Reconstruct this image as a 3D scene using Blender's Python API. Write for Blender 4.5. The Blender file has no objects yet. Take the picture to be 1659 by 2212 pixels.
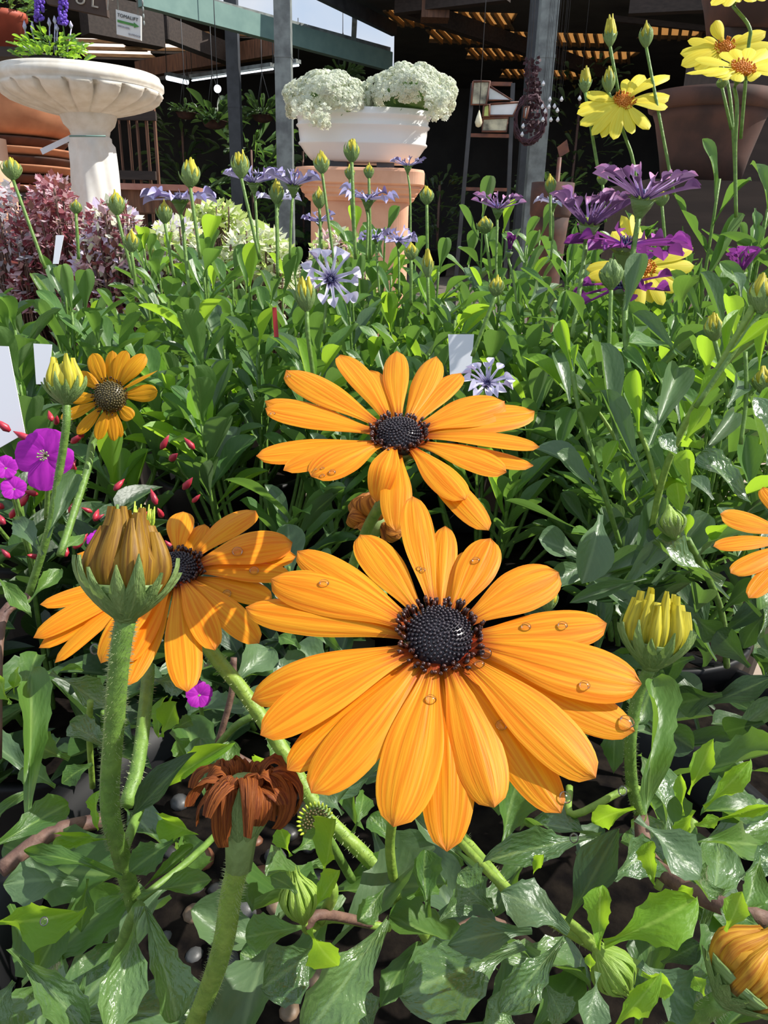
import bpy, bmesh, math, random
from math import sin, cos, pi, radians, sqrt
from mathutils import Vector as V, Matrix
from mathutils.bvhtree import BVHTree

SC = bpy.context.scene
COL = SC.collection
R = random.Random(7)

# ------------------------------------------------------------------ camera
IW, IH, FPX = 1659.0, 2212.0, 1650.0
CAM_Z, PITCH, ROLL = 0.45, radians(20.0), radians(1.5)
cam_data = bpy.data.cameras.new('camera')
cam = bpy.data.objects.new('camera', cam_data)
COL.objects.link(cam)
cam.location = (0, 0, CAM_Z)
cam.rotation_euler = (Matrix.Rotation(radians(90) - PITCH, 3, 'X') @ Matrix.Rotation(ROLL, 3, 'Z')).to_euler()
cam_data.sensor_fit = 'VERTICAL'
cam_data.sensor_height = 36.0
cam_data.lens = 36.0 * FPX / IH
cam_data.clip_start = 0.01
cam_data.clip_end = 200
SC.camera = cam

# ------------------------------------------------------------------ world
world = bpy.data.worlds.new('sky_world')
SC.world = world
world.use_nodes = True
wn = world.node_tree
wn.nodes.clear()
w_out = wn.nodes.new('ShaderNodeOutputWorld')
w_bg = wn.nodes.new('ShaderNodeBackground')
w_tc = wn.nodes.new('ShaderNodeTexCoord')
w_ns = wn.nodes.new('ShaderNodeTexNoise'); w_ns.inputs['Scale'].default_value = 5.0; w_ns.inputs['Detail'].default_value = 6
w_rp = wn.nodes.new('ShaderNodeValToRGB')
w_rp.color_ramp.elements[0].position = 0.38; w_rp.color_ramp.elements[0].color = (0.52, 0.70, 0.96, 1)
w_rp.color_ramp.elements[1].position = 0.66; w_rp.color_ramp.elements[1].color = (0.93, 0.95, 1.0, 1)
wn.links.new(w_tc.outputs['Generated'], w_ns.inputs['Vector'])
wn.links.new(w_ns.outputs['Fac'], w_rp.inputs['Fac'])
wn.links.new(w_rp.outputs['Color'], w_bg.inputs['Color'])
w_bg.inputs['Strength'].default_value = 0.88
wn.links.new(w_bg.outputs[0], w_out.inputs['Surface'])

# ------------------------------------------------------------------ sun
SUN_DIR = V((0.70, 0.04, 0.72)).normalized()          # towards the sun
sun_data = bpy.data.lights.new('sun', 'SUN')
sun_data.energy = 6.2
sun_data.color = (1.0, 0.955, 0.88)
sun_data.angle = radians(0.53)
sun = bpy.data.objects.new('sun', sun_data)
COL.objects.link(sun)
sun.location = (3, 0, 6)
sun.rotation_euler = SUN_DIR.to_track_quat('Z', 'Y').to_euler()

SC.view_settings.view_transform = 'Standard'
SC.view_settings.look = 'None'
SC.view_settings.gamma = 1.0
SC.view_settings.use_curve_mapping = False
SC.view_settings.exposure = 0.0
SC.cycles.max_bounces = 7
SC.cycles.transparent_max_bounces = 8
SC.cycles.caustics_reflective = False
SC.cycles.caustics_refractive = False

# ------------------------------------------------------------------ pixel <-> world
CAM_LOC = V((0, 0, CAM_Z))
CAM_R = (Matrix.Rotation(radians(90) - PITCH, 3, 'X') @ Matrix.Rotation(ROLL, 3, 'Z'))
FWD = CAM_R @ V((0, 0, -1))
CAM_RT = CAM_R.transposed()
def ray(px, py):
    return CAM_R @ V(((px - IW/2) / FPX, -(py - IH/2) / FPX, -1.0))      # depth 1 along the axis
def at(px, py, d):
    return CAM_LOC + ray(px, py) * d
def at_y(px, py, Y):
    r = ray(px, py); return CAM_LOC + r * (Y / r.y)
def at_z(px, py, z):
    r = ray(px, py); return CAM_LOC + r * ((z - CAM_Z) / r.z)
def at_plane(px, py, p, n):
    r = ray(px, py); den = r.dot(n)
    if abs(den) < 1e-5: return None
    k = (p - CAM_LOC).dot(n) / den
    return CAM_LOC + r * k
def proj(p):
    q = CAM_RT @ (p - CAM_LOC)
    return (IW/2 + FPX * q.x / -q.z, IH/2 - FPX * q.y / -q.z, -q.z)
def px2m(px, d): return px * d / FPX

# ------------------------------------------------------------------ objects
def mk(name, verts, faces, mat, parent=None, smooth=True, uv=None, mats=None, fmat=None):
    me = bpy.data.meshes.new(name)
    me.from_pydata([tuple(v) for v in verts], [], faces)
    if uv:
        ul = me.uv_layers.new(name='UVMap')
        for lp in me.loops:
            ul.data[lp.index].uv = uv[lp.vertex_index]
    for m in (mats or [mat]): me.materials.append(m)
    if fmat:
        for i, k in enumerate(fmat): me.polygons[i].material_index = k
    if smooth: me.polygons.foreach_set('use_smooth', [True] * len(me.polygons))
    me.update()
    o = bpy.data.objects.new(name, me)
    COL.objects.link(o)
    if parent: par(o, parent)
    return o
def par(o, parent):
    o.parent = parent
    if parent.type == 'EMPTY': o.matrix_parent_inverse = Matrix.Translation(-parent.location)
def thing(name, label, cat, loc=(0, 0, 0), group=None):
    o = bpy.data.objects.new(name, None); COL.objects.link(o)
    o.location = loc; o.empty_display_size = 0.01
    o['label'] = label; o['category'] = cat
    if group: o['group'] = group
    return o
def tag(o, label, cat, group=None):
    o['label'] = label; o['category'] = cat
    if group: o['group'] = group
    return o
def struct(o): o['kind'] = 'structure'; return o
def stuff(o): o['kind'] = 'stuff'; return o
class MB:
    def __init__(s): s.v = []; s.f = []; s.uv = []; s.m = []; s.mi = 0
    def add(s, v, f, uv=None):
        k = len(s.v); s.v += list(v); s.f += [tuple(i + k for i in q) for q in f]
        s.uv += list(uv) if uv else [(0.5, 0.5)] * len(v); s.m += [s.mi] * len(f)
    def box(s, c, sz, rot=None):
        c = V(c); M = rot or Matrix.Identity(3)
        vs = [c + M @ V((sz[0]*x/2, sz[1]*y/2, sz[2]*z/2)) for x in (-1, 1) for y in (-1, 1) for z in (-1, 1)]
        s.add(vs, [(0,1,3,2),(4,6,7,5),(0,4,5,1),(2,3,7,6),(0,2,6,4),(1,5,7,3)])
    def bar(s, a, b, w, h, up=V((0,0,1))):
        a, b = V(a), V(b); d = (b - a).normalized(); x = d.cross(up)
        if x.length < 1e-4: x = d.cross(V((0,1,0)))
        x.normalize(); z = x.cross(d)
        vs = [p + x*(w/2*i) + z*(h/2*j) for p in (a, b) for i, j in ((-1,-1),(1,-1),(1,1),(-1,1))]
        s.add(vs, [(0,3,2,1),(4,5,6,7),(0,1,5,4),(1,2,6,5),(2,3,7,6),(3,0,4,7)])
    def tube(s, pts, rad, n=7, cap=True):
        pts = [V(p) for p in pts]
        if not isinstance(rad, (list, tuple)): rad = [rad] * len(pts)
        vs = []; uv = []; fs = []
        x = None
        for i, p in enumerate(pts):
            t = (pts[min(i+1, len(pts)-1)] - pts[max(i-1, 0)]).normalized()
            if x is None:
                x = t.cross(V((0,0,1)))
                if x.length < 0.1: x = t.cross(V((0,1,0)))
            x = (x - t * x.dot(t)).normalized(); y = t.cross(x)
            for k in range(n):
                a = 2*pi*k/n
                vs.append(p + (x*cos(a) + y*sin(a)) * rad[i]); uv.append((k/n, i/(len(pts)-1)))
        for i in range(len(pts)-1):
            for k in range(n):
                fs.append((i*n+k, i*n+(k+1)%n, (i+1)*n+(k+1)%n, (i+1)*n+k))
        if cap:
            fs.append(tuple(range(n-1, -1, -1))); fs.append(tuple((len(pts)-1)*n + k for k in range(n)))
        s.add(vs, fs, uv)
    def lathe(s, prof, c=(0,0,0), n=32, mod=None, axis=None):
        # prof: (radius, z); mod(theta, i) -> radius factor
        c = V(c); vs = []; uv = []; fs = []
        M = axis or Matrix.Identity(3)
        for i, (r, z) in enumerate(prof):
            for k in range(n):
                a = 2*pi*k/n; rr = r * (mod(a, i) if mod else 1)
                vs.append(c + M @ V((rr*cos(a), rr*sin(a), z))); uv.append((k/n, i/(len(prof)-1)))
        for i in range(len(prof)-1):
            for k in range(n):
                fs.append((i*n+k, i*n+(k+1)%n, (i+1)*n+(k+1)%n, (i+1)*n+k))
        fs.append(tuple(range(n-1, -1, -1))); fs.append(tuple((len(prof)-1)*n + k for k in range(n)))
        s.add(vs, fs, uv)
    def ball(s, c, r, n=6, m=4, sc=(1,1,1), M=None):
        c = V(c); M = M or Matrix.Identity(3); vs = [c + M @ V((0,0,r*sc[2]))]; fs = []
        for i in range(1, m):
            for k in range(n):
                a = 2*pi*k/n; b = pi*i/m
                vs.append(c + M @ V((r*sc[0]*sin(b)*cos(a), r*sc[1]*sin(b)*sin(a), r*sc[2]*cos(b))))
        vs.append(c + M @ V((0,0,-r*sc[2])))
        for k in range(n): fs.append((0, 1+k, 1+(k+1)%n))
        for i in range(m-2):
            for k in range(n): fs.append((1+i*n+k, 1+(i+1)*n+k, 1+(i+1)*n+(k+1)%n, 1+i*n+(k+1)%n))
        L = len(vs)-1
        for k in range(n): fs.append((1+(m-2)*n+k, L, 1+(m-2)*n+(k+1)%n))
        s.add(vs, fs)
    def build(s, name, mat, parent=None, smooth=True, mats=None):
        return mk(name, s.v, s.f, mat, parent, smooth, s.uv, mats, s.m if mats else None)
def spline(pts, n=6):
    pts = [V(p) for p in pts]
    if len(pts) < 3: return [pts[0].lerp(pts[-1], i/n) for i in range(n+1)]
    out = []
    P = [pts[0]*2 - pts[1]] + pts + [pts[-1]*2 - pts[-2]]
    for i in range(1, len(P)-2):
        a, b, c, d = P[i-1:i+3]
        for k in range(n):
            t = k/n
            out.append(0.5*((2*b) + (c-a)*t + (2*a-5*b+4*c-d)*t*t + (3*b-a-3*c+d)*t*t*t))
    out.append(pts[-1]); return out
def frame_of(n):
    n = n.normalized(); x = V((1,0,0)) - n*n.x
    if x.length < 0.1: x = V((0,1,0)) - n*n.y
    x.normalize(); y = n.cross(x)
    return Matrix((x, y, n)).transposed()

# ------------------------------------------------------------------ materials
def nodemat(name):
    m = bpy.data.materials.new(name); m.use_nodes = True
    nt = m.node_tree; nt.nodes.clear()
    out = nt.nodes.new('ShaderNodeOutputMaterial')
    return m, nt, out
def N(nt, t, **kw):
    n = nt.nodes.new(t)
    for k, v in kw.items():
        if k in n.inputs: n.inputs[k].default_value = v
        else: setattr(n, k, v)
    return n
def ramp(nt, fac, stops):
    r = nt.nodes.new('ShaderNodeValToRGB'); e = r.color_ramp.elements
    while len(e) < len(stops): e.new(0.5)
    for i, (p, c) in enumerate(stops):
        e[i].position = p; e[i].color = (c[0], c[1], c[2], 1)
    nt.links.new(fac, r.inputs['Fac']); return r.outputs['Color']
def mixc(nt, a, b, fac, mode='MIX'):
    m = nt.nodes.new('ShaderNodeMix'); m.data_type = 'RGBA'; m.blend_type = mode
    for s, v in ((m.inputs['Factor'], fac), (m.inputs[6], a), (m.inputs[7], b)):
        if hasattr(v, 'links'): nt.links.new(v, s)
        elif isinstance(v, (int, float)): s.default_value = v
        else: s.default_value = (v[0], v[1], v[2], 1)
    return m.outputs[2]
def math_n(nt, op, a, b=None, clamp=False):
    m = nt.nodes.new('ShaderNodeMath'); m.operation = op; m.use_clamp = clamp
    for i, v in enumerate((a, b)):
        if v is None: continue
        if hasattr(v, 'links'): nt.links.new(v, m.inputs[i])
        else: m.inputs[i].default_value = v
    return m.outputs[0]
def simple(name, col, rough=0.6, noise=0.0, nscale=20, col2=None, bump=0.0, metal=0.0, spec=0.5, stretch=None, emit=0):
    m, nt, out = nodemat(name)
    p = N(nt, 'ShaderNodeBsdfPrincipled', Roughness=rough, Metallic=metal)
    p.inputs['Specular IOR Level'].default_value = spec
    tc = N(nt, 'ShaderNodeTexCoord'); mp = N(nt, 'ShaderNodeMapping')
    if stretch: mp.inputs['Scale'].default_value = stretch
    nt.links.new(tc.outputs['Object'], mp.inputs['Vector'])
    ns = N(nt, 'ShaderNodeTexNoise', Scale=nscale, Detail=5.0)
    nt.links.new(mp.outputs[0], ns.inputs['Vector'])
    c2 = col2 or tuple(c*0.6 for c in col)
    c = ramp(nt, ns.outputs['Fac'], [(0.35, c2), (0.65, col)])
    nt.links.new(c, p.inputs['Base Color'])
    if bump:
        b = N(nt, 'ShaderNodeBump', Strength=bump, Distance=0.002)
        nt.links.new(ns.outputs['Fac'], b.inputs['Height']); nt.links.new(b.outputs[0], p.inputs['Normal'])
    if emit:
        p.inputs['Emission Color'].default_value = (*col, 1); p.inputs['Emission Strength'].default_value = emit
    nt.links.new(p.outputs[0], out.inputs['Surface'])
    return m
def petal_mat(name, c_hi, c_lo, c_base, c_trans, base_end=0.26, back=None, trans=0.35, streak=16, bump=0.5, rough=0.5, tipc=None, tip0=0.93):
    m, nt, out = nodemat(name)
    uv = N(nt, 'ShaderNodeUVMap'); sep = N(nt, 'ShaderNodeSeparateXYZ')
    nt.links.new(uv.outputs[0], sep.inputs[0])
    oi = N(nt, 'ShaderNodeObjectInfo')
    cb = N(nt, 'ShaderNodeCombineXYZ')
    nt.links.new(math_n(nt, 'MULTIPLY', sep.outputs[0], streak), cb.inputs[0])
    nt.links.new(math_n(nt, 'MULTIPLY', sep.outputs[1], 1.6), cb.inputs[1])
    nt.links.new(math_n(nt, 'MULTIPLY', oi.outputs['Random'], 37.0), cb.inputs[2])
    ns = N(nt, 'ShaderNodeTexNoise', Scale=1.0, Detail=3.0)
    nt.links.new(cb.outputs[0], ns.inputs['Vector'])
    c = ramp(nt, ns.outputs['Fac'], [(0.36, c_lo), (0.62, c_hi)])
    w = math_n(nt, 'ADD', sep.outputs[1], math_n(nt, 'MULTIPLY', math_n(nt, 'SUBTRACT', ns.outputs['Fac'], 0.5), 0.25))
    mr = N(nt, 'ShaderNodeMapRange'); mr.interpolation_type = 'SMOOTHSTEP'
    mr.inputs['From Min'].default_value = 0.03; mr.inputs['From Max'].default_value = base_end
    nt.links.new(w, mr.inputs['Value'])
    c = mixc(nt, c_base, c, mr.outputs[0])
    if tipc:
        mt = N(nt, 'ShaderNodeMapRange'); mt.inputs['From Min'].default_value = tip0; mt.inputs['From Max'].default_value = 1.0
        mt.inputs['To Max'].default_value = 0.7
        nt.links.new(sep.outputs[1], mt.inputs['Value']); c = mixc(nt, c, tipc, mt.outputs[0])
    if back:
        g = N(nt, 'ShaderNodeNewGeometry'); c = mixc(nt, c, back, g.outputs['Backfacing'])
    p = N(nt, 'ShaderNodeBsdfPrincipled', Roughness=rough); p.inputs['Specular IOR Level'].default_value = 0.25
    t = N(nt, 'ShaderNodeBsdfTranslucent')
    nt.links.new(c, p.inputs['Base Color'])
    nt.links.new(mixc(nt, c, c_trans, 0.6), t.inputs['Color'])
    if bump:
        b = N(nt, 'ShaderNodeBump', Strength=bump, Distance=0.0004)
        nt.links.new(ns.outputs['Fac'], b.inputs['Height']); nt.links.new(b.outputs[0], p.inputs['Normal'])
    mx = N(nt, 'ShaderNodeMixShader'); mx.inputs[0].default_value = trans
    nt.links.new(p.outputs[0], mx.inputs[1]); nt.links.new(t.outputs[0], mx.inputs[2])
    nt.links.new(mx.outputs[0], out.inputs['Surface'])
    return m
def leaf_mat(name, c1, c2, vein, ctr, trans=0.35, rough=0.42, spec=0.5, coat=0.0, bump=0.4, var=0.5):
    m, nt, out = nodemat(name)
    uv = N(nt, 'ShaderNodeUVMap'); sep = N(nt, 'ShaderNodeSeparateXYZ'); nt.links.new(uv.outputs[0], sep.inputs[0])
    oi = N(nt, 'ShaderNodeObjectInfo')
    ns = N(nt, 'ShaderNodeTexNoise', Scale=5.0, Detail=4.0)
    av = N(nt, 'ShaderNodeVectorMath', operation='ADD')
    cb = N(nt, 'ShaderNodeCombineXYZ'); nt.links.new(math_n(nt, 'MULTIPLY', oi.outputs['Random'], 50.0), cb.inputs[2])
    nt.links.new(uv.outputs[0], av.inputs[0]); nt.links.new(cb.outputs[0], av.inputs[1]); nt.links.new(av.outputs[0], ns.inputs['Vector'])
    f = math_n(nt, 'ADD', math_n(nt, 'MULTIPLY', ns.outputs['Fac'], 1 - var), math_n(nt, 'MULTIPLY', oi.outputs['Random'], var))
    c = ramp(nt, f, [(0.2, c1), (0.8, c2)])
    ax = math_n(nt, 'ABSOLUTE', math_n(nt, 'SUBTRACT', sep.outputs[0], 0.5))
    mid = N(nt, 'ShaderNodeMapRange'); mid.inputs['From Min'].default_value = 0.015; mid.inputs['From Max'].default_value = 0.06
    mid.inputs['To Min'].default_value = 0.75; mid.inputs['To Max'].default_value = 0.0
    nt.links.new(ax, mid.inputs['Value'])
    wv = N(nt, 'ShaderNodeTexWave', Scale=2.6, Distortion=1.5); wv.bands_direction = 'Y'
    cb2 = N(nt, 'ShaderNodeCombineXYZ'); nt.links.new(math_n(nt, 'SUBTRACT', sep.outputs[1], math_n(nt, 'MULTIPLY', ax, 0.9)), cb2.inputs[1]); nt.links.new(sep.outputs[0], cb2.inputs[0])
    nt.links.new(cb2.outputs[0], wv.inputs['Vector'])
    c = mixc(nt, c, vein, mid.outputs[0])
    c = mixc(nt, c, vein, math_n(nt, 'MULTIPLY', math_n(nt, 'POWER', wv.outputs['Fac'], 6.0), 0.10))
    g = N(nt, 'ShaderNodeNewGeometry')
    c = mixc(nt, c, mixc(nt, c, (0.22, 0.30, 0.14), 0.35), g.outputs['Backfacing'])
    p = N(nt, 'ShaderNodeBsdfPrincipled', Roughness=rough); p.inputs['Specular IOR Level'].default_value = spec
    p.inputs['Coat Weight'].default_value = coat; p.inputs['Coat Roughness'].default_value = 0.06
    nt.links.new(c, p.inputs['Base Color'])
    t = N(nt, 'ShaderNodeBsdfTranslucent'); nt.links.new(mixc(nt, c, ctr, 0.8), t.inputs['Color'])
    hb = math_n(nt, 'ADD', math_n(nt, 'MULTIPLY', wv.outputs['Fac'], 0.06), ns.outputs['Fac'])
    b = N(nt, 'ShaderNodeBump', Strength=bump, Distance=0.0012)
    nt.links.new(hb, b.inputs['Height']); nt.links.new(b.outputs[0], p.inputs['Normal'])
    if coat: nt.links.new(b.outputs[0], p.inputs['Coat Normal'])
    mx = N(nt, 'ShaderNodeMixShader'); mx.inputs[0].default_value = trans
    nt.links.new(p.outputs[0], mx.inputs[1]); nt.links.new(t.outputs[0], mx.inputs[2])
    nt.links.new(mx.outputs[0], out.inputs['Surface'])
    return m
M = {}
M['orange'] = petal_mat('orange_petal', (0.96, 0.405, 0.018), (0.86, 0.235, 0.007), (0.36, 0.030, 0.008), (1.0, 0.50, 0.02), 0.24, trans=0.36, tipc=(0.45, 0.14, 0.03))
M['gold'] = petal_mat('golden_petal', (0.86, 0.42, 0.012), (0.66, 0.24, 0.006), (0.30, 0.06, 0.008), (0.95, 0.50, 0.02), 0.25, trans=0.36)
M['yellow'] = petal_mat('yellow_petal', (0.98, 0.88, 0.11), (0.92, 0.74, 0.05), (0.80, 0.55, 0.03), (1.0, 0.9, 0.10), 0.10, trans=0.38, bump=0.2)
M['purple'] = petal_mat('purple_spoon_petal', (0.66, 0.48, 0.72), (0.34, 0.17, 0.42), (0.20, 0.26, 0.62), (0.7, 0.45, 0.8), 0.45, back=(0.13, 0.045, 0.14), trans=0.18, streak=6, bump=0.1, tipc=(0.80, 0.32, 0.46), tip0=0.72)
M['lilac'] = petal_mat('lilac_spoon_petal', (0.66, 0.62, 0.88), (0.46, 0.40, 0.70), (0.12, 0.10, 0.35), (0.8, 0.75, 0.95), 0.30, back=(0.10, 0.06, 0.19), trans=0.2, streak=5, bump=0.1)
M['magenta'] = petal_mat('magenta_spoon_petal', (0.50, 0.10, 0.48), (0.22, 0.03, 0.27), (0.12, 0.06, 0.38), (0.7, 0.15, 0.7), 0.3, back=(0.10, 0.02, 0.12), trans=0.25, streak=5, bump=0.1)
M['pale'] = petal_mat('pale_spoon_petal', (0.80, 0.78, 0.90), (0.62, 0.58, 0.78), (0.10, 0.07, 0.26), (0.8, 0.75, 0.95), 0.30, back=(0.34, 0.26, 0.44), trans=0.25, streak=5, bump=0.1)
M['brown_petal'] = petal_mat('withered_petal', (0.36, 0.105, 0.018), (0.13, 0.025, 0.006), (0.05, 0.012, 0.006), (0.6, 0.18, 0.03), 0.2, trans=0.18, streak=22, bump=1.0, rough=0.6)
M['tawny'] = petal_mat('tawny_withered_petal', (0.55, 0.22, 0.03), (0.20, 0.06, 0.01), (0.10, 0.03, 0.01), (0.7, 0.3, 0.04), 0.2, trans=0.2, streak=14, bump=1.0)
M['bud_petal'] = petal_mat('bud_petal_olive', (0.34, 0.185, 0.018), (0.17, 0.075, 0.010), (0.05, 0.03, 0.01), (0.6, 0.35, 0.03), 0.15, trans=0.12, streak=10, bump=0.6)
M['bud_orange'] = petal_mat('bud_petal_ochre', (0.62, 0.33, 0.03), (0.40, 0.14, 0.012), (0.16, 0.09, 0.02), (0.7, 0.4, 0.03), 0.15, trans=0.12, streak=10, bump=0.6)
M['bud_yellow'] = petal_mat('bud_petal_yellow', (0.72, 0.62, 0.05), (0.40, 0.36, 0.04), (0.20, 0.28, 0.05), (0.8, 0.7, 0.06), 0.2, trans=0.2, streak=8, bump=0.3)
M['fuchsia'] = petal_mat('fuchsia_petal', (0.62, 0.035, 0.62), (0.42, 0.02, 0.46), (0.55, 0.15, 0.5), (0.85, 0.05, 0.85), 0.08, trans=0.35, streak=6, bump=0.4)
M['floret'] = simple('dark_floret', (0.036, 0.026, 0.034), 0.3, nscale=900, col2=(0.012, 0.008, 0.012), spec=0.55)
M['anther'] = simple('dark_anther', (0.10, 0.022, 0.010), 0.35, nscale=1200, col2=(0.016, 0.006, 0.005), spec=0.7)
M['floret_y'] = simple('orange_floret', (0.70, 0.27, 0.02), 0.5, nscale=900, col2=(0.52, 0.16, 0.01))
M['floret_g'] = simple('olive_floret', (0.16, 0.12, 0.03), 0.4, nscale=900, col2=(0.05, 0.04, 0.015), spec=0.7)
M['pollen'] = simple('yellow_green_floret', (0.62, 0.72, 0.06), 0.5, nscale=800, col2=(0.35, 0.5, 0.04))
M['leaf'] = leaf_mat('mature_leaf', (0.050, 0.120, 0.030), (0.105, 0.215, 0.035), (0.20, 0.33, 0.08), (0.34, 0.62, 0.04), 0.32, 0.40)
M['leaf_wet'] = leaf_mat('wet_leaf', (0.060, 0.130, 0.042), (0.115, 0.215, 0.055), (0.22, 0.34, 0.12), (0.30, 0.55, 0.05), 0.25, 0.28, 0.6, coat=0.9, bump=0.9)
M['leaf_young'] = leaf_mat('young_leaf', (0.150, 0.340, 0.020), (0.230, 0.460, 0.030), (0.40, 0.62, 0.10), (0.55, 0.85, 0.04), 0.48, 0.45)
M['leaf_grey'] = leaf_mat('grey_green_leaf', (0.070, 0.130, 0.065), (0.120, 0.205, 0.085), (0.20, 0.30, 0.14), (0.25, 0.48, 0.05), 0.28, 0.38, 0.6)
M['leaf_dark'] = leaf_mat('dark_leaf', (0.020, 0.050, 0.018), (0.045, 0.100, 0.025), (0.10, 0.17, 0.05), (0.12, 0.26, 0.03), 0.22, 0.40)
M['leaf_mid'] = leaf_mat('smooth_leaf', (0.055, 0.145, 0.035), (0.135, 0.270, 0.055), (0.20, 0.34, 0.09), (0.26, 0.50, 0.05), 0.32, 0.40)
M['stem'] = simple('green_stem', (0.17, 0.30, 0.05), 0.5, nscale=300, col2=(0.11, 0.21, 0.035), bump=0.3)
M['stem_y'] = simple('yellow_green_stem', (0.27, 0.40, 0.06), 0.5, nscale=300, col2=(0.18, 0.30, 0.04), bump=0.3)
M['stem_w'] = simple('woody_stem', (0.20, 0.115, 0.08), 0.65, nscale=200, col2=(0.10, 0.05, 0.04), bump=0.5)
M['hair'] = simple('pale_hair', (0.50, 0.58, 0.30), 0.5)
M['bract'] = leaf_mat('bract_green', (0.17, 0.28, 0.085), (0.27, 0.39, 0.125), (0.30, 0.42, 0.14), (0.4, 0.6, 0.1), 0.2, 0.5, bump=0.8)
M['bract_y'] = leaf_mat('bract_yellow_green', (0.24, 0.40, 0.05), (0.36, 0.52, 0.08), (0.45, 0.6, 0.15), (0.5, 0.75, 0.1), 0.25, 0.5)
M['soil'] = simple('dark_soil', (0.016, 0.012, 0.009), 1.0, nscale=90, col2=(0.004, 0.003, 0.003), bump=1.0, spec=0.08)
M['pot'] = simple('black_plastic', (0.008, 0.008, 0.009), 0.5, nscale=40, spec=0.25)
def water_mat():
    m, nt, out = nodemat('water_drop')
    fr = N(nt, 'ShaderNodeFresnel', IOR=1.33); gl = N(nt, 'ShaderNodeBsdfGlossy', Roughness=0.20)
    tr = N(nt, 'ShaderNodeBsdfTransparent')
    mx = N(nt, 'ShaderNodeMixShader'); nt.links.new(fr.outputs[0], mx.inputs[0])
    nt.links.new(tr.outputs[0], mx.inputs[1]); nt.links.new(gl.outputs[0], mx.inputs[2])
    nt.links.new(mx.outputs[0], out.inputs['Surface']); return m
M['water'] = water_mat()
# ================================================================== setting: paved ground and the open shed
def brick_mat():
    return simple('paving', (0.52, 0.42, 0.32), 0.8, nscale=14, col2=(0.38, 0.29, 0.22), bump=.3)
M['paving'] = brick_mat(); M['joint'] = simple('paving_joint', (0.16, 0.13, 0.10), .9, nscale=30)
M['conc'] = simple('shed_floor_concrete', (0.22, 0.20, 0.18), .85, nscale=6, col2=(0.14, 0.12, 0.11))
mb = MB(); mb.box((0, 5, -0.06), (30, 24, .10)); floor = struct(mb.build('floor', M['joint'], None, False))
pv = []
for i in range(-9, 10):
    for j in range(0, 12):
        x = i*.31 + (j % 2)*.155; y = .45+j*.31
        if 1.0 < y or True:
            pv.append((x, y))
base = None
rr = random.Random(2)
for (x, y) in pv:
    if base is None:
        mb = MB(); mb.box((0, 0, 0), (.297, .297, .03)); base = mb.build('paver', M['paving'], floor, False)
        base.parent = floor; o = base
    else:
        o = base.copy(); COL.objects.link(o)
    o.location = (x, y, -.013 + rr.uniform(-.0015, .0015))
M['steel_g'] = simple('painted_steel_green', (0.20, 0.32, 0.28), .45, nscale=8, col2=(0.16, 0.27, 0.24), spec=.4)
M['steel'] = simple('grey_steel', (0.27, 0.30, 0.28), .5, nscale=12, col2=(0.13, 0.14, 0.135))
M['steel_d'] = simple('dark_steel', (0.055, 0.058, 0.062), .5, nscale=12)
M['timber_d'] = simple('dark_timber', (0.050, 0.034, 0.026), .75, nscale=6, col2=(0.03, 0.02, 0.015), stretch=(1, 8, 8))
M['timber'] = simple('brown_timber', (0.20, 0.095, 0.05), .7, nscale=6, col2=(0.09, 0.042, 0.025), stretch=(8, 8, 1))
M['lath'] = simple('lath_timber', (0.30, 0.19, 0.085), .7, nscale=9, col2=(0.17, 0.10, 0.045), stretch=(1, 6, 6))
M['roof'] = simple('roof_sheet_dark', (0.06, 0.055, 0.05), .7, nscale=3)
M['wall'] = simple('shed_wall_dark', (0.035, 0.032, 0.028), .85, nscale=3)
def translucent(name, col, k=.75):
    m, nt, out = nodemat(name); t = N(nt, 'ShaderNodeBsdfTranslucent'); t.inputs['Color'].default_value = (*col, 1)
    p = N(nt, 'ShaderNodeBsdfPrincipled', Roughness=.4); p.inputs['Base Color'].default_value = (*col, 1)
    mx = N(nt, 'ShaderNodeMixShader'); mx.inputs[0].default_value = k; nt.links.new(p.outputs[0], mx.inputs[1]); nt.links.new(t.outputs[0], mx.inputs[2]); nt.links.new(mx.outputs[0], out.inputs['Surface']); return m
M['skylight'] = translucent('skylight_sheet', (0.95, 0.86, 0.80), .85)
M['amber'] = translucent('amber_roof_sheet', (0.62, 0.42, 0.22), .75)
# lower left roof hangs on a steel beam that runs away to the right
a0 = at_z(300, -14, 2.2); a1 = at_z(842, 134, 2.2)
def beam(name, p, q, w, h, mat, parent=None):
    mb = MB(); mb.bar(p, q, w, h); return mb.build(name, M[mat], parent, False)
beam_lo = struct(beam('trim_1', a0, a1, .08, .18, 'steel_g'))
b0 = at_z(390, -6, 2.33); b1 = at_z(840, 114, 2.33); struct(beam('trim_2', b0, b1, .05, .10, 'steel'))
c0 = at_z(640, -42, 2.5); c1 = at_z(852, 64, 2.5); struct(beam('trim_3', c0, c1, .06, .12, 'steel_d'))
mb = MB(); mb.bar(at_z(766, 42, 2.45), at_z(764, 84, 2.33), .05, .05); struct(mb.build('trim_4', M['steel'], None, False))
ZR, ZQ = 2.72, 2.62          # left roof, right roof heights
def slab(name, poly, z, th, mat, parent=None):
    n = len(poly); vs = [V((p[0], p[1], z)) for p in poly] + [V((p[0], p[1], z+th)) for p in poly]
    return mk(name, vs, [tuple(range(n-1, -1, -1)), tuple(range(n, 2*n))] + [(i, (i+1) % n, n+(i+1) % n, n+i) for i in range(n)], M[mat], parent, False)
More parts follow.
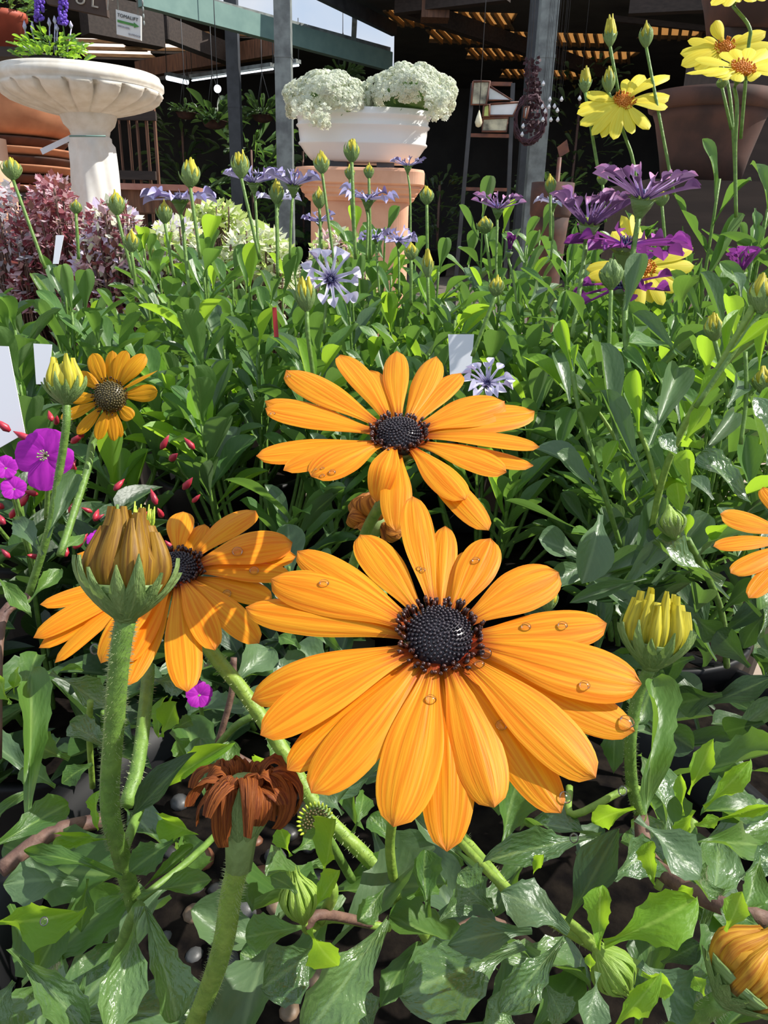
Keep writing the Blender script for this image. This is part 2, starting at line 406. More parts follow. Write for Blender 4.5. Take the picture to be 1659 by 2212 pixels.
# left roof as strips with skylight gaps
e0 = at_z(330, 10, ZR); e1 = at_z(836, 140, ZR)
dirE = (e1-e0).normalized()
def edge_y(x): return e0.y + (x-e0.x)*dirE.y/dirE.x
ceil = struct(slab('ceiling', [(-9, edge_y(-9) if edge_y(-9) > 3.2 else 3.2), (e0.x, e0.y), (e1.x, e1.y), (e1.x, e1.y+.02), (-9, e1.y+.02)][0:0] or [(-9, 13.6), (-9, 13.4), (5.2, 13.4), (5.2, 13.6)], ZR+.06, .05, 'roof'))
holesL = []
for (x0, y0, x1, y1) in ((176,118,300,96), (268,104,410,78), (385,92,462,80), (506,70,588,58)):
    p = at_z(x0, y0, ZR); q = at_z(x1, y1, ZR); holesL.append((p.x, q.x, min(p.y, q.y)-.28, max(p.y, q.y)+.28))
def grid_roof(z, x0, x1, y0f, y1, holes, name, mat, nx=60):
    """opaque strip roof: columns in x, cut where the skylights are"""
    mb = MB(); xs = sorted(set([x0, x1] + [h[0] for h in holes] + [h[1] for h in holes] + [x0+(x1-x0)*i/nx for i in range(nx+1)])); xs = [x for x in xs if x0 <= x <= x1]
    for a, b in zip(xs[:-1], xs[1:]):
        m = (a+b)/2; ys = y0f(m); segs = [(ys, y1)]
        for h in holes:
            if h[0] <= m <= h[1]:
                ns = []
                for s in segs:
                    if h[2] > s[0]: ns.append((s[0], min(s[1], h[2])))
                    if h[3] < s[1]: ns.append((max(s[0], h[3]), s[1]))
                segs = [s for s in ns if s[1]-s[0] > 1e-3]
        for s in segs: mb.box((m, (s[0]+s[1])/2, z+.03), (b-a, s[1]-s[0], .06))
    return mb.build(name, M[mat], ceil, False)
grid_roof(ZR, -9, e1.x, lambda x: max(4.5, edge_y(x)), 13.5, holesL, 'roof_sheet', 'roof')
def skylight(h, z, k, mat, nb, skew=0.0, lath='lath', bw=.05, bh=.03, long_=False):
    mb = MB(); mb.box(((h[0]+h[1])/2, (h[2]+h[3])/2, z+.045), (h[1]-h[0], h[3]-h[2], .006)); s = mb.build('skylight_sheet', M[mat], ceil, False)
    for i in range(nb):
        f = (i+.5)/nb; mb = MB()
        if long_: mb.bar((h[0], h[2]+(h[3]-h[2])*f, z+.01), (h[1], h[2]+(h[3]-h[2])*f, z+.01), bw, bh)
        else:
            x = h[0]+(h[1]-h[0])*f; mb.bar((x-skew, h[2], z+.01), (x+skew, h[3], z+.01), bw, bh)
        mb.build('batten', M[lath], s, False)
for i, h in enumerate(holesL): skylight(h, ZR, i, 'skylight', 3, long_=True, lath='lath', bw=.04, bh=.04)
# right roof
g0 = at_z(620, -60, ZQ); g1 = at_z(852, 58, ZQ)
holesR = []
for (x0, y0, x1, y1) in ((840,55,1118,30), (925,96,1340,70), (1005,128,1385,112), (1380,78,1540,62), (1080,165,1300,158)):
    p = at_z(x0, y0, ZQ); q = at_z(x1, y1, ZQ); m = (p.y+q.y)/2; holesR.append((p.x, q.x, m-.32, m+.32))
def edgeR(x): return g0.y + (x-g0.x)*(g1.y-g0.y)/(g1.x-g0.x) if x < g1.x else g1.y if False else max(5.0, g0.y-2.5) if x > g0.x+.0 else g0.y
def yR(x):
    # right of the diagonal edge the roof comes forward
    if x < g1.x: 
        return g1.y
    return g1.y
mb = MB()
# forward part of the right roof: polygon right of the diagonal
fr_ = slab('roof_sheet', [(g0.x, g0.y), (g1.x, g1.y), (9, g1.y), (9, g0.y)], ZQ, .06, 'roof', ceil) if g0.y > 0 and g0.x < g1.x else None
bpy.data.objects.remove(fr_) if fr_ else None
def xedge(y): return g0.x + (y-g0.y)*(g1.x-g0.x)/(g1.y-g0.y)
mb = MB(); ys = sorted(set([g0.y + (13.5-g0.y)*i/90 for i in range(91)] + [h[2] for h in holesR] + [h[3] for h in holesR]))
for a, b in zip(ys[:-1], ys[1:]):
    m = (a+b)/2; xl = xedge(m) if m < g1.y else g1.x; segs = [(xl, 9.0)]
    for h in holesR:
        if h[2] <= m <= h[3]:
            ns = []
            for s in segs:
                if h[0] > s[0]: ns.append((s[0], min(s[1], h[0])))
                if h[1] < s[1]: ns.append((max(s[0], h[1]), s[1]))
            segs = [s for s in ns if s[1]-s[0] > 1e-3]
    for s in segs: mb.box(((s[0]+s[1])/2, m, ZQ+.03), (s[1]-s[0], b-a, .06))
mb.build('roof_sheet', M['roof'], ceil, False)
for i, h in enumerate(holesR): skylight(h, ZQ, i, 'amber', int((h[1]-h[0])/.11), skew=.10, bw=.035, bh=.05)
# shed walls
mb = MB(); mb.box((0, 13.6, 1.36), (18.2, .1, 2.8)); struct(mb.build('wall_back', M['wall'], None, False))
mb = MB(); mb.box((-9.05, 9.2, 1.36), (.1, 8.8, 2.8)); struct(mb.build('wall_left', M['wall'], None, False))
mb = MB(); mb.box((9.05, 9.2, 1.36), (.1, 8.8, 2.8)); struct(mb.build('wall_right_added', M['wall'], None, False))  # out of view, added to block the sun from the shed interior
# rafters
RF = []
for i, (x0, y0, x1, y1, z, w, h, m) in enumerate(((300,152,620,96,2.5,.12,.20,'timber'), (180,30,345,64,2.4,.2,.35,'timber_d'), (350,60,500,120,2.5,.14,.22,'timber_d'), (620,150,300,170,2.5,.06,.08,'steel_d'),
        (858,10,1100,-20,2.5,.10,.16,'timber_d'), (1360,12,1560,2,2.35,.10,.14,'timber_d'), (860,10,1400,190,2.52,.10,.16,'timber_d'), (1320,40,1560,66,2.5,.05,.05,'timber_d'))):
    struct(beam('trim_%d' % (5+i), at_z(x0, y0, z), at_z(x1, y1, z), w, h, m))
mb = MB(); p = at_z(940, 20, 2.45); mb.box(p, (.26, .22, .18)); struct(mb.build('trim_15', M['timber'], None, False))
# posts
def post(px, py, Y, w, zt, mat, n, round_=False):
    p = at_y(px, py, Y); mb = MB()
    if round_: mb.tube([(p.x, p.y, 0), (p.x, p.y, zt)], w/2, 16)
    else:
        mb.box((p.x, p.y, zt/2), (w, w, zt)); mb.box((p.x, p.y, .03), (w*2, w*2, .06)); mb.box((p.x, p.y, zt*.62), (w*1.04, w*1.04, .02))
    return struct(mb.build('column_%d' % n, M[mat], None, not (not round_)))
post(614, 200, 6.2, .115, 2.6, 'steel', 1)
post(507, 220, 8.6, .12, 2.6, 'steel_d', 2)
post(1166, 250, 6.0, .12, 2.6, 'steel', 3)
post(1140, 300, 6.6, .11, 2.6, 'steel_d', 4)
# ------------------------------------------------------------------ petals
def smooth(a, b, x):
    t = max(0.0, min(1.0, (x-a)/(b-a))); return t*t*(3-2*t)
def prof_daisy(t):
    w = 0.26 + 0.74*smooth(0.0, 0.62, t)
    if t > 0.66: w *= max(0.0, 1 - ((t-0.66)/0.34)**2.3) ** 0.55
    return w
def prof_spoon(t):
    w = 0.34 - 0.12*smooth(0.1, 0.7, t)
    if t > 0.70: w += 0.75*sin(pi*min(1, (t-0.70)/0.30)) ** 0.8
    if t > 0.985: w = 0.05
    return w
def prof_lance(t):
    return max(0.02, sin(pi*min(1, 0.16 + 0.84*t) ** 0.95)) if t < 0.999 else 0.02
def strip(B, T, nrm, W, prof=prof_daisy, bulge=0.0, cup=0.15, flute=0.0, fl_n=3, nu=8, nv=16, curl=0.0, bend=0.0, twist=0.0, rnd=None):
    """a petal surface from B to T; W = full width"""
    L = (T-B).length; ax = (T-B).normalized(); n = (nrm - ax*nrm.dot(ax)).normalized(); sd = ax.cross(n)
    vs = []; uv = []; fs = []
    r = rnd or R
    ph = r.uniform(-0.5, 0.5); wob = r.uniform(-1, 1)
    for j in range(nv+1):
        t = j/nv
        c = B + ax*(L*t) + n*(bulge*4*t*(1-t)*L) + sd*(bend*L*sin(pi*t))
        if curl: # the last third rolls down (negative) or up
            k = max(0, t-0.6)/0.4; c = c + n*(curl*L*k*k)
        hw = W/2*prof(t)
        tw = twist*t
        s2 = sd*cos(tw) + n*sin(tw); n2 = n*cos(tw) - sd*sin(tw)
        for i in range(nu+1):
            u = -1 + 2*i/nu
            z = -cup*hw*u*u + flute*W*cos(fl_n*pi*u + ph)*smooth(0, 0.2, t)*(1-0.5*t)
            vs.append(c + s2*(u*hw) + n2*(z + 0.02*W*wob*sin(5*t+u*2)))
            uv.append((0.5 + 0.5*u, t))
    for j in range(nv):
        for i in range(nu):
            a = j*(nu+1)+i; fs.append((a, a+1, a+nu+2, a+nu+1))
    return vs, fs, uv
def fit_width(mid, ax, n, wpx, lim=1.7):
    """metres so that a strip of that width shows wpx pixels across"""
    sd = ax.cross(n).normalized(); e = 0.002
    a = proj(mid - sd*e); b = proj(mid + sd*e); c = proj(mid - ax*e); d = proj(mid + ax*e)
    tx, ty = d[0]-c[0], d[1]-c[1]; l = math.hypot(tx, ty) or 1
    k = abs((b[0]-a[0])*(-ty/l) + (b[1]-a[1])*(tx/l)) / (2*e)
    base = FPX / mid_depth(mid)
    k = max(k, base/lim)
    return wpx / k
def mid_depth(p): return proj(p)[2]
ALLP = []      # petal meshes by flower name for the drops
def petals(parent, C, n, tips, r0, mat, thick=0.0008, d_px=None, flute=0.02, bulge=0.04, name='petal', nu=10, nv=18, seed=1):
    rr = random.Random(seed); out = []
    for tp in tips:
        x, y, w, lay = tp[:4]; o = tp[4] if len(tp) > 4 else {}
        lift = o.get('lift', 0.0)
        T = at_plane(x, y, C + n*(lift + lay*thick), n)
        dirn = (T - (C + n*lift)); dirn -= n*dirn.dot(n); dirn.normalize()
        B = C + dirn*r0 + n*(lay*thick*0.7)
        ax = (T-B).normalized(); nn = (n - ax*n.dot(ax)).normalized()
        W = 0.94*fit_width(B.lerp(T, 0.62), ax, nn, w)
        g = strip(B, T, n, W, bulge=o.get('bulge', bulge*rr.uniform(0.6, 1.3)), cup=o.get('cup', rr.uniform(0.05, 0.30)), flute=flute*rr.uniform(0.6, 1.4),
                  fl_n=rr.choice((2, 3, 3)), nu=nu, nv=nv, curl=o.get('curl', 0), bend=o.get('bend', rr.uniform(-0.02, 0.02)), twist=o.get('twist', rr.uniform(-0.12, 0.12)), rnd=rr)
        ob = mk(name, g[0], g[1], mat, parent, True, g[2]); out.append(ob)
        if o.get('label'): ob['label'] = o['label']
        ALLP.append(ob)
    return out
def disc(parent, C, n, Rd, H, nb, ring, mat_b, mat_a, seed=1, big=False, alen=0.0024):
    rr = random.Random(seed); F = frame_of(n)
    mb = MB(); mb.lathe([(Rd*1.02, -0.0015), (Rd*1.0, 0.0), (Rd*0.9, H*0.45), (Rd*0.6, H*0.8), (Rd*0.2, H*0.98)], C, 20, axis=F)
    d = mb.build('disc', mat_b, parent)
    fb = MB(); rb = Rd*0.9/sqrt(nb)*0.95
    for i in range(nb):
        r = Rd*0.97*sqrt((i+0.5)/nb); a = i*2.39996
        z = H*sqrt(max(0, 1-(r/Rd)**2*0.92))
        p = C + F @ V((r*cos(a), r*sin(a), z + rr.uniform(-0.1, 0.1)*rb))
        if big: fb.ball(p, rb*rr.uniform(0.8, 1.05), 6, 4, (1, 1, 1.15), F)
        else: fb.ball(p, rb*rr.uniform(0.8, 1.05), 5, 3, (1, 1, 1.2), F)
    stuff(fb.build('floret_beads', mat_b, d))
    am = MB()
    for i in range(ring):
        a = 2*pi*i/ring*(2 if big else 1) + rr.uniform(-0.06, 0.06); row = rr.uniform(0, 1)
        r = Rd*(0.96 + 0.20*row); lean = 0.25 + 0.45*row
        p = C + F @ V((r*cos(a), r*sin(a), H*0.05*(1-row)))
        dd = F @ V((cos(a+rr.uniform(-.3, .3))*lean, sin(a)*lean, 1)).normalized()
        L = alen*rr.uniform(0.7, 1.15)
        t = am if not big else MB()
        w = alen*0.13
        pts = [p, p+dd*L*0.5, p+dd*L*0.8, p+dd*L]
        t.tube(pts, [w*0.7, w, w*1.5, w*0.8], 5)
        if big:
            for q in range(2): t.ball(p+dd*L*0.92 + V((rr.uniform(-1, 1), rr.uniform(-1, 1), rr.uniform(-1, 1)))*w, w*0.7, 4, 3)
            t.build('anther', mat_a, d)
    if not big: stuff(am.build('anthers', mat_a, d))
    return d
def calyx(parent, C, n, r, depth, mat, stem_r, nb=12):
    F = frame_of(n); mb = MB()
    mb.lathe([(stem_r, -depth*1.25), (stem_r*1.2, -depth), (r*0.62, -depth*0.55), (r*0.92, -depth*0.2), (r, -0.0008)], C, 16, axis=F)
    c = mb.build('calyx', mat, parent)
    for k in range(nb):
        a = 2*pi*k/nb
        b = C + F @ V((r*0.6*cos(a), r*0.6*sin(a), -depth*0.55)); t = C + F @ V((r*1.35*cos(a), r*1.35*sin(a), -0.0006))
        g = strip(b, t, F @ V((cos(a), sin(a), -1)), r*0.5, prof_lance, nu=2, nv=5, bulge=0.08)
        mk('bract', g[0], g[1], M['bract'], c, True, g[2])
    return c
def stem(parent, pts, r, mat=None, name='stem', hairs=0, n=8, seg=5, r1=None, hl=0.0012):
    sp = spline(pts, seg); m = len(sp); r1 = r1 or r
    mb = MB(); mb.tube(sp, [r + (r1-r)*i/(m-1) for i in range(m)], n)
    s = mb.build(name, mat or M['stem'], parent)
    if hairs:
        hb = MB(); rr = random.Random(3)
        for i in range(hairs):
            t = rr.uniform(0, 0.97)*(m-1); k = int(t); f = t-k
            p = sp[k].lerp(sp[k+1], f); d = (sp[k+1]-sp[k]).normalized()
            x = d.cross(V((rr.uniform(-1, 1), rr.uniform(-1, 1), rr.uniform(-1, 1)))).normalized()
            rad = r + (r1-r)*t/(m-1)
            a = p + x*rad*0.95; b = p + x*(rad + hl*rr.uniform(0.4, 1)) + d*rr.uniform(-.3, .3)*hl
            y = d*0.00009
            hb.add([a-y, a+y, b], [(0, 1, 2)])
        stuff(hb.build('stem_hairs', M['hair'], s))
    return s

# ------------------------------------------------------------------ leaves
LEAF = {}
def leaf_mesh(key, w_prof, teeth=0, curl=0.1, fold=0.12, wave=0.0, nv=10, nu=4, seed=1, mat='leaf', side=0.0):
    rr = random.Random(seed); vs = []; uv = []; fs = []
    for j in range(nv+1):
        t = 1-(1-j/nv)**1.45; hw = w_prof(t)*0.5
        tz = 0.0
        if teeth and 0.35 < t < 0.95 and j % 3 == 0: hw += teeth*rr.uniform(0.4, 1.1)
        for i in range(nu+1):
            u = -1 + 2*i/nu
            x = u*hw + side*sin(pi*t*0.9)*0.3
            z = -curl*t*t + fold*abs(u)*hw*1.2 + wave*sin(9*t + (2 if u > 0 else 0) + seed)*abs(u)*0.06
            vs.append(V((x, t, z))); uv.append((0.5+0.5*u, t))
    for j in range(nv):
        for i in range(nu):
            a = j*(nu+1)+i; fs.append((a, a+1, a+nu+2, a+nu+1))
    me = bpy.data.meshes.new('leaf'); me.from_pydata([tuple(v) for v in vs], [], fs)
    ul = me.uv_layers.new(name='UVMap')
    for lp in me.loops: ul.data[lp.index].uv = uv[lp.vertex_index]
    me.polygons.foreach_set('use_smooth', [True]*len(me.polygons))
    me.materials.append(M[mat]); LEAF[key] = me
    return me
def p_obov(t):      # spatulate, rounded tip
    w = 0.16 + 0.84*smooth(0.12, 0.72, t)
    if t > 0.72: w *= max(0.0, 1 - ((t-0.72)/0.28)**2.2) ** 0.6
    return max(w, 0.015)
def p_obov_p(t):    # spatulate with a point
    w = 0.16 + 0.84*smooth(0.12, 0.68, t)
    if t > 0.68: w *= max(0.0, 1 - ((t-0.68)/0.32)) ** 0.75
    return max(w, 0.01)
def p_lanc(t):
    return max(0.02, sin(pi*(t ** 0.85)) ** 0.8)*(0.9) if 0 < t < 1 else 0.03
def p_ovate(t):
    return max(0.02, sin(pi*(t ** 0.7)) ** 0.9) if 0 < t < 1 else 0.02
def p_lobed(t):
    return max(0.05, (0.35+0.65*abs(sin(t*pi*3.2)))*sin(pi*(t*0.85+0.1)))
for k, mt in (('leaf', 'leaf'), ('young', 'leaf_young'), ('wet', 'leaf_wet'), ('grey', 'leaf_grey'), ('mid', 'leaf_mid'), ('dark', 'leaf_dark')):
    for v in range(4):
        serr = k in ('leaf', 'wet', 'young', 'grey')
        leaf_mesh((k, v), (p_obov_p if (v == 1 and k != 'mid') else p_obov), teeth=(0.075 if serr else 0), curl=(0.05, 0.22, -0.12, 0.34)[v], fold=(0.22, 0.12, 0.30, 0.18)[v],
                  wave=(1.2 if serr else 0.5), nv=(17 if serr else 11), seed=v+3, mat=mt, side=(0, .2, -.2, .1)[v])
for v in range(3):
    leaf_mesh(('ovate', v), p_ovate, curl=(0.1, 0.25, -0.1)[v], fold=0.35, nv=8, seed=v, mat='leaf_dark')
    leaf_mesh(('lobed', v), p_lobed, curl=(0.2, 0.4, -0.1)[v], fold=0.2, nv=16, seed=v, mat='leaf_mid')
    leaf_mesh(('smooth_young', v), p_obov, curl=(0.1, 0.3, -0.1)[v], fold=0.25, nv=9, seed=v, mat='leaf_young')
    leaf_mesh(('smooth_grey', v), p_obov, curl=(0.1, 0.3, -0.1)[v], fold=0.25, nv=9, seed=v, mat='leaf_grey')
def put_leaf(parent, key, B, T, n, W, name='leaf'):
    ax = T-B; L = ax.length
    if L < 1e-5: return None
    ax = ax/L; n = n - ax*n.dot(ax)
    if n.length < 1e-4: n = ax.cross(V((1, 0, 0)))
    n.normalize(); sd = ax.cross(n)
    o = bpy.data.objects.new(name, LEAF[key]); COL.objects.link(o)
    m = Matrix((sd*W, ax*L, n*L)).transposed().to_4x4(); m.translation = B
    par(o, parent); o.matrix_basis = m
    return o
HN = {'leaf': V((0.30, -0.45, 0.8)), 'wet': V((0.42, -0.48, 0.78)), 'grey': V((0.30, -0.50, 0.8)), 'young': V((-0.62, -0.70, 0.25)),
      'mid': V((0.1, -0.7, 0.6)), 'dark': V((-0.5, -0.7, 0.3)), 'smooth_young': V((-0.62, -0.70, 0.25)), 'smooth_grey': V((0.25, -0.6, 0.75))}
def leafpx(parent, bx, by, tx, ty, w, d, kind='leaf', v=None, nv=None, td=None):
    B = at(bx, by, d); n = (V(nv) if nv else HN[kind] + V((R.uniform(-.25, .25), R.uniform(-.2, .2), R.uniform(-.2, .2)))).normalized()
    T = at_plane(tx, ty, B, n)
    dd = proj(T)[2] if T is not None else -1
    if td: T = at(tx, ty, td)
    elif not (0.85*d < dd < 1.18*d): T = at(tx, ty, d*(1.12 if dd > d else 0.90))
    ax = (T-B).normalized(); nn = (n - ax*n.dot(ax)).normalized()
    W = fit_width(B.lerp(T, 0.6), ax, nn, w, 1.5)
    nvar = 4 if kind in ('leaf', 'young', 'wet', 'grey', 'mid', 'dark') else 3
    return put_leaf(parent, (kind, R.randrange(nvar) if v is None else v), B, T, nn, W)

# ------------------------------------------------------------------ buds
def bud(label, bx, by, tx, ty, w, d, stem_pts, kind='small', petal='bud_yellow', nb=12, npet=10, open_=0.35, cat='flower bud', name='flower_bud', group=None, sr=None, hairs=0, bract='bract', bh=0.72):
    """ovoid head from base pixel to top pixel, bracts around, petal tips inside, stem through pixel points (px,py,depth)"""
    B = at(bx, by, d); T = at(tx, ty, d*1.0); H = (T-B).length; ax = (T-B).normalized(); F = frame_of(ax); rad = px2m(w, d)/2
    pts = [at(*q) if not isinstance(q, V) else q for q in stem_pts]
    t = thing(name, label, cat, pts[-1] if pts else B, group)
    rr = random.Random(int(bx*7+by))
    big = kind == 'big'
    def rr_at(s):     # silhouette radius along the height
        lo = 0.24 + 0.76*sin(pi/2*min(1, s/0.50))**0.85
        hi = 1.0 - (1.0 - (0.10 + 0.86*open_))*smooth(0.50, 1.0, s)
        return rad*min(lo, 1.0)*hi
    mb = MB(); prof = [(rad*0.2, -H*0.04)] + [(rr_at(s)*0.93, H*s) for s in (0.02, 0.08, 0.16, 0.25, 0.33)]
    mb.lathe(prof, B, 14, axis=F)
    cal = mb.build('calyx', M[bract], t)
    def shell(a, s0, s1, wd, off, flare=0.0, nu=3, nv=8, pk=0.35, tipw=0.04, cupk=0.08):
        vs = []; uv = []; fs = []
        for j in range(nv+1):
            q = j/nv; s = s0 + (s1-s0)*q
            r = rr_at(s)*off + flare*rad*q*q
            ww = wd*(1 - (1-tipw)*max(0, (q-pk)/(1-pk))**1.3)
            for i in range(nu+1):
                u = -1+2*i/nu
                aa = a + u*ww/max(r, 1e-5)*0.5
                rz = r*(1.0 - cupk*u*u)
                vs.append(B + F @ V((rz*cos(aa), rz*sin(aa), H*s))); uv.append((0.5+0.5*u, q))
        for j in range(nv):
            for i in range(nu):
                k = j*(nu+1)+i; fs.append((k, k+1, k+nu+2, k+nu+1))
        return vs, fs, uv
    bm = MB(); pm = MB()
    for k in range(nb):
        a = 2*pi*(k+rr.uniform(-.2, .2))/nb
        g = shell(a, 0.0, bh*rr.uniform(0.75, 1.15), 2*pi*rad/nb*1.15, 1.02+0.05*(k % 2), 0.09, pk=0.22)
        if big: mk('bract', g[0], g[1], M[bract], cal, True, g[2])
        else: bm.add(*g)
    if not big: bm.build('bracts', M[bract], cal)
    for k in range(npet):
        a = 2*pi*(k+rr.uniform(-.3, .3))/npet
        inner = (0.97, 0.84, 0.62)[k % 3]
        g = shell(a, 0.18, rr.uniform(0.80, 1.05), 2*pi*rad/npet*(1.75 if big else 1.3), inner, rr.uniform(-0.10, 0.06), nu=6, pk=0.55, tipw=0.25, cupk=0.30)
        if big: mk('petal', g[0], g[1], M[petal], t, True, g[2])
        else: pm.add(*g)
    if not big and npet: pm.build('petal_tips', M[petal], t)
    cm = MB(); cm.lathe([(rad*0.7, H*0.25), (rad*0.74*rr_at(0.55)/rad, H*0.55), (rad*0.55*rr_at(0.75)/rad, H*0.75), (rad*0.15, H*0.86)], B, 10, axis=F)
    cm.build('petal_core', M[petal], t)
    if pts:
        sr = sr or rad*0.22
        stem(t, [B] + pts, sr, M['stem_y'] if bract == 'bract_y' else M['stem'], hairs=hairs, r1=sr*1.05)
    return t
def spoon_flower(label, cx, cy, rpx, d, nrm, cone, npet, mat, stem_pts, seed=1, wpx=None, name='spoon_petal_daisy', group=None, disc_mat=None, droop=0.0, hairs=0, missing=0):
    rr = random.Random(seed); C = at(cx, cy, d); n = V(nrm).normalized(); F = frame_of(n); L = px2m(rpx, d)
    pts = [at(*q) if not isinstance(q, V) else q for q in stem_pts]
    t = thing(name, label, 'flower', pts[-1] if pts else C, group)
    W = px2m(wpx or rpx*0.19, d)
    for k in range(npet):
        if rr.random() < missing: continue
        a = 2*pi*(k + rr.uniform(-.22, .22))/npet; e = cone + rr.uniform(-0.14, 0.14); LL = L*rr.uniform(0.86, 1.05)
        rad = V((cos(a), sin(a), 0)); dd = rad*cos(e) + V((0, 0, sin(e))); nn = F @ (V((0, 0, 1))*cos(e) - rad*sin(e))
        B = C + F @ (rad*L*0.08); T = C + F @ (dd*LL)
        g = strip(B, T, nn, W*rr.uniform(0.9, 1.1), prof_spoon, bulge=rr.uniform(0.0, 0.05), cup=-1.5, nu=4, nv=16, curl=rr.uniform(-0.05, 0.03)+droop, twist=rr.uniform(-0.9, 0.9), rnd=rr)
        mk('petal', g[0], g[1], M[mat], t, True, g[2])
    dm = MB(); dm.lathe([(L*0.12, 0), (L*0.11, L*0.06), (L*0.04, L*0.09)], C, 10, axis=F)
    for i in range(14):
        a = i*2.4; dm.tube([C + F @ V((L*0.09*cos(a), L*0.09*sin(a), L*0.05)), C + F @ V((L*0.11*cos(a), L*0.11*sin(a), L*0.17))], L*0.014, 4)
    dm.build('disc', disc_mat or M['disc_blue'], t)
    cm = MB(); cm.lathe([(L*0.045, -L*0.36), (L*0.07, -L*0.28), (L*0.16, -L*0.12), (L*0.22, L*0.02)], C, 12, axis=F)
    for k in range(12):
        a = 2*pi*k/12; e = cone*0.9
        b = C + F @ V((L*0.10*cos(a), L*0.10*sin(a), -L*0.2)); tt = C + F @ V((L*0.34*cos(a)*cos(e), L*0.34*sin(a)*cos(e), L*0.34*sin(e)*0.6))
        g = strip(b, tt, F @ V((cos(a), sin(a), -1)), L*0.13, prof_lance, nu=2, nv=5, bulge=-0.12); cm.add(*g)
    cm.build('calyx', M['bract'], t)
    if pts:
        s0 = C + F @ V((0, 0, -L*0.34))
        stem(t, [s0] + pts, L*0.045 if L*0.045 > 0.0009 else 0.0009, hairs=hairs)
    return t
M['disc_blue'] = simple('blue_disc', (0.05, 0.05, 0.16), 0.4, nscale=900, col2=(0.02, 0.02, 0.06))

# ------------------------------------------------------------------ whole potted plants
def pot_part(parent, x, y, r, h, z0=0.0):
    mb = MB(); mb.lathe([(r*0.74, 0), (r*0.96, h*0.88), (r*1.0, h*0.9), (r*1.03, h*0.98), (r*1.02, h), (r*0.97, h), (r*0.93, h*0.9), (r*0.7, 0.01)], (x, y, z0), 28)
    p = mb.build('pot', M['pot'], parent)
    sb = MB(); rr = random.Random(int(x*1000))
    sb.lathe([(r*0.92, h*0.86), (r*0.92, h*0.89), (r*0.6, h*0.91), (r*0.2, h*0.90)], (x, y, z0), 20)
    sb.build('soil', M['soil'], parent)
def bush(label, x, y, r, h, top, kinds, nstem=18, lps=12, leafL=(0.04, 0.06), wr=0.34, seed=1, name='potted_daisy_bush', cat='plant', group=None, potr=0.08, spread=1.0, limit=300, low=0.25, stem_m='stem', zmin=None, upright=1.1):
    """pot with soil, stems fanning out, each leaf an object"""
    rr = random.Random(seed); t = thing(name, label, cat, (x, y, 0), group)
    pot_part(t, x, y, potr, h)
    z0 = h*0.9; H = top-z0; cnt = 0
    sm = MB()
    for s in range(nstem):
        a = rr.uniform(0, 2*pi); q = sqrt(rr.uniform(0.02, 1)); rad = r*q*spread
        ztop = z0 + H*(1 - 0.45*q*q)*rr.uniform(0.78, 1.0)
        b = V((x + potr*0.5*q*cos(a), y + potr*0.5*q*sin(a), z0-0.01)); e = V((x+rad*cos(a), y+rad*sin(a), ztop-leafL[1]*0.5))
        m = b.lerp(e, 0.5) + V((cos(a), sin(a), 0))*r*0.18*q
        sp = spline([b, m, e], 6)
        sm.tube(sp, [0.0022 - 0.0010*i/(len(sp)-1) for i in range(len(sp))], 5)
        for k in range(lps):
            if cnt >= limit: break
            f = low + (1-low)*(k+rr.uniform(0, 1))/lps; f = min(f, 0.999)
            i = f*(len(sp)-1); j = int(i); p = sp[j].lerp(sp[min(j+1, len(sp)-1)], i-j)
            ang = k*2.4 + rr.uniform(-.5, .5); up = upright*(0.35 + 0.9*f)
            dd = (V((cos(ang), sin(ang), 0)) + V((cos(a), sin(a), 0))*0.4*q + V((0, 0, up))).normalized()
            L = rr.uniform(*leafL)*(0.65 + 0.5*sin(pi*min(1, 0.25+0.75*(1-f))))
            n = V((-dd.x*up, -dd.y*up, 1)) + V((rr.uniform(-.3, .3), rr.uniform(-.3, .3), 0))
            kd = rr.choice(kinds); kk = (kd, rr.randrange(4 if (kd, 3) in LEAF else 3))
            put_leaf(t, kk, p, p+dd*L, n, L*wr*rr.uniform(0.8, 1.2)); cnt += 1
    sm.build('stems', M[stem_m], t)
    return t
# ================================================================== orange daisies
def nrm(elev, az=0):   # az: turned to the right of the direction towards the camera
    e = radians(elev + 3.6); a = radians(az); return V((sin(a)*cos(e), -cos(a)*cos(e), sin(e)))
SOILZ = 0.17
# ---- the largest one
C1 = at(948, 1386, 0.158); n1 = nrm(57)
f1 = thing('orange_daisy', 'largest orange daisy in front with black beaded centre and wide wet petals', 'flower', tuple(at(860, 1990, 0.20)))
petals(f1, C1, n1, [
 (892,1072,76,3), (778,1155,88,1), (642,1190,78,1,{'bulge':.07}), (585,1250,100,3,{'bend':.03}), (530,1312,88,1), (540,1500,92,2,{'curl':-.06}),
 (562,1588,104,3), (620,1664,92,0), (672,1713,128,3), (850,1787,140,4), (965,1840,122,0), (1068,1745,120,3), (1212,1757,106,0),
 (1287,1681,120,4), (1371,1580,104,1), (1386,1478,128,4), (1311,1347,92,2), (1207,1236,104,4), (1060,1163,92,2), (962,1136,66,0), (1009,1190,50,0)],
 0.0058, M['orange'], flute=0.017, nu=12, nv=22, seed=4)
disc(f1, C1 + n1*0.0015, n1, 0.0070, 0.0042, 210, 80, M['floret'], M['anther'], big=True, alen=0.0026)
calyx(f1, C1, n1, 0.0062, 0.010, M['bract'], 0.0015)
stem(f1, [C1 - n1*0.012, at(900,1600,0.185), at(845,1790,0.205), at(850,1900,0.215), at(870,1990,0.225)], 0.0014, M['stem_y'])
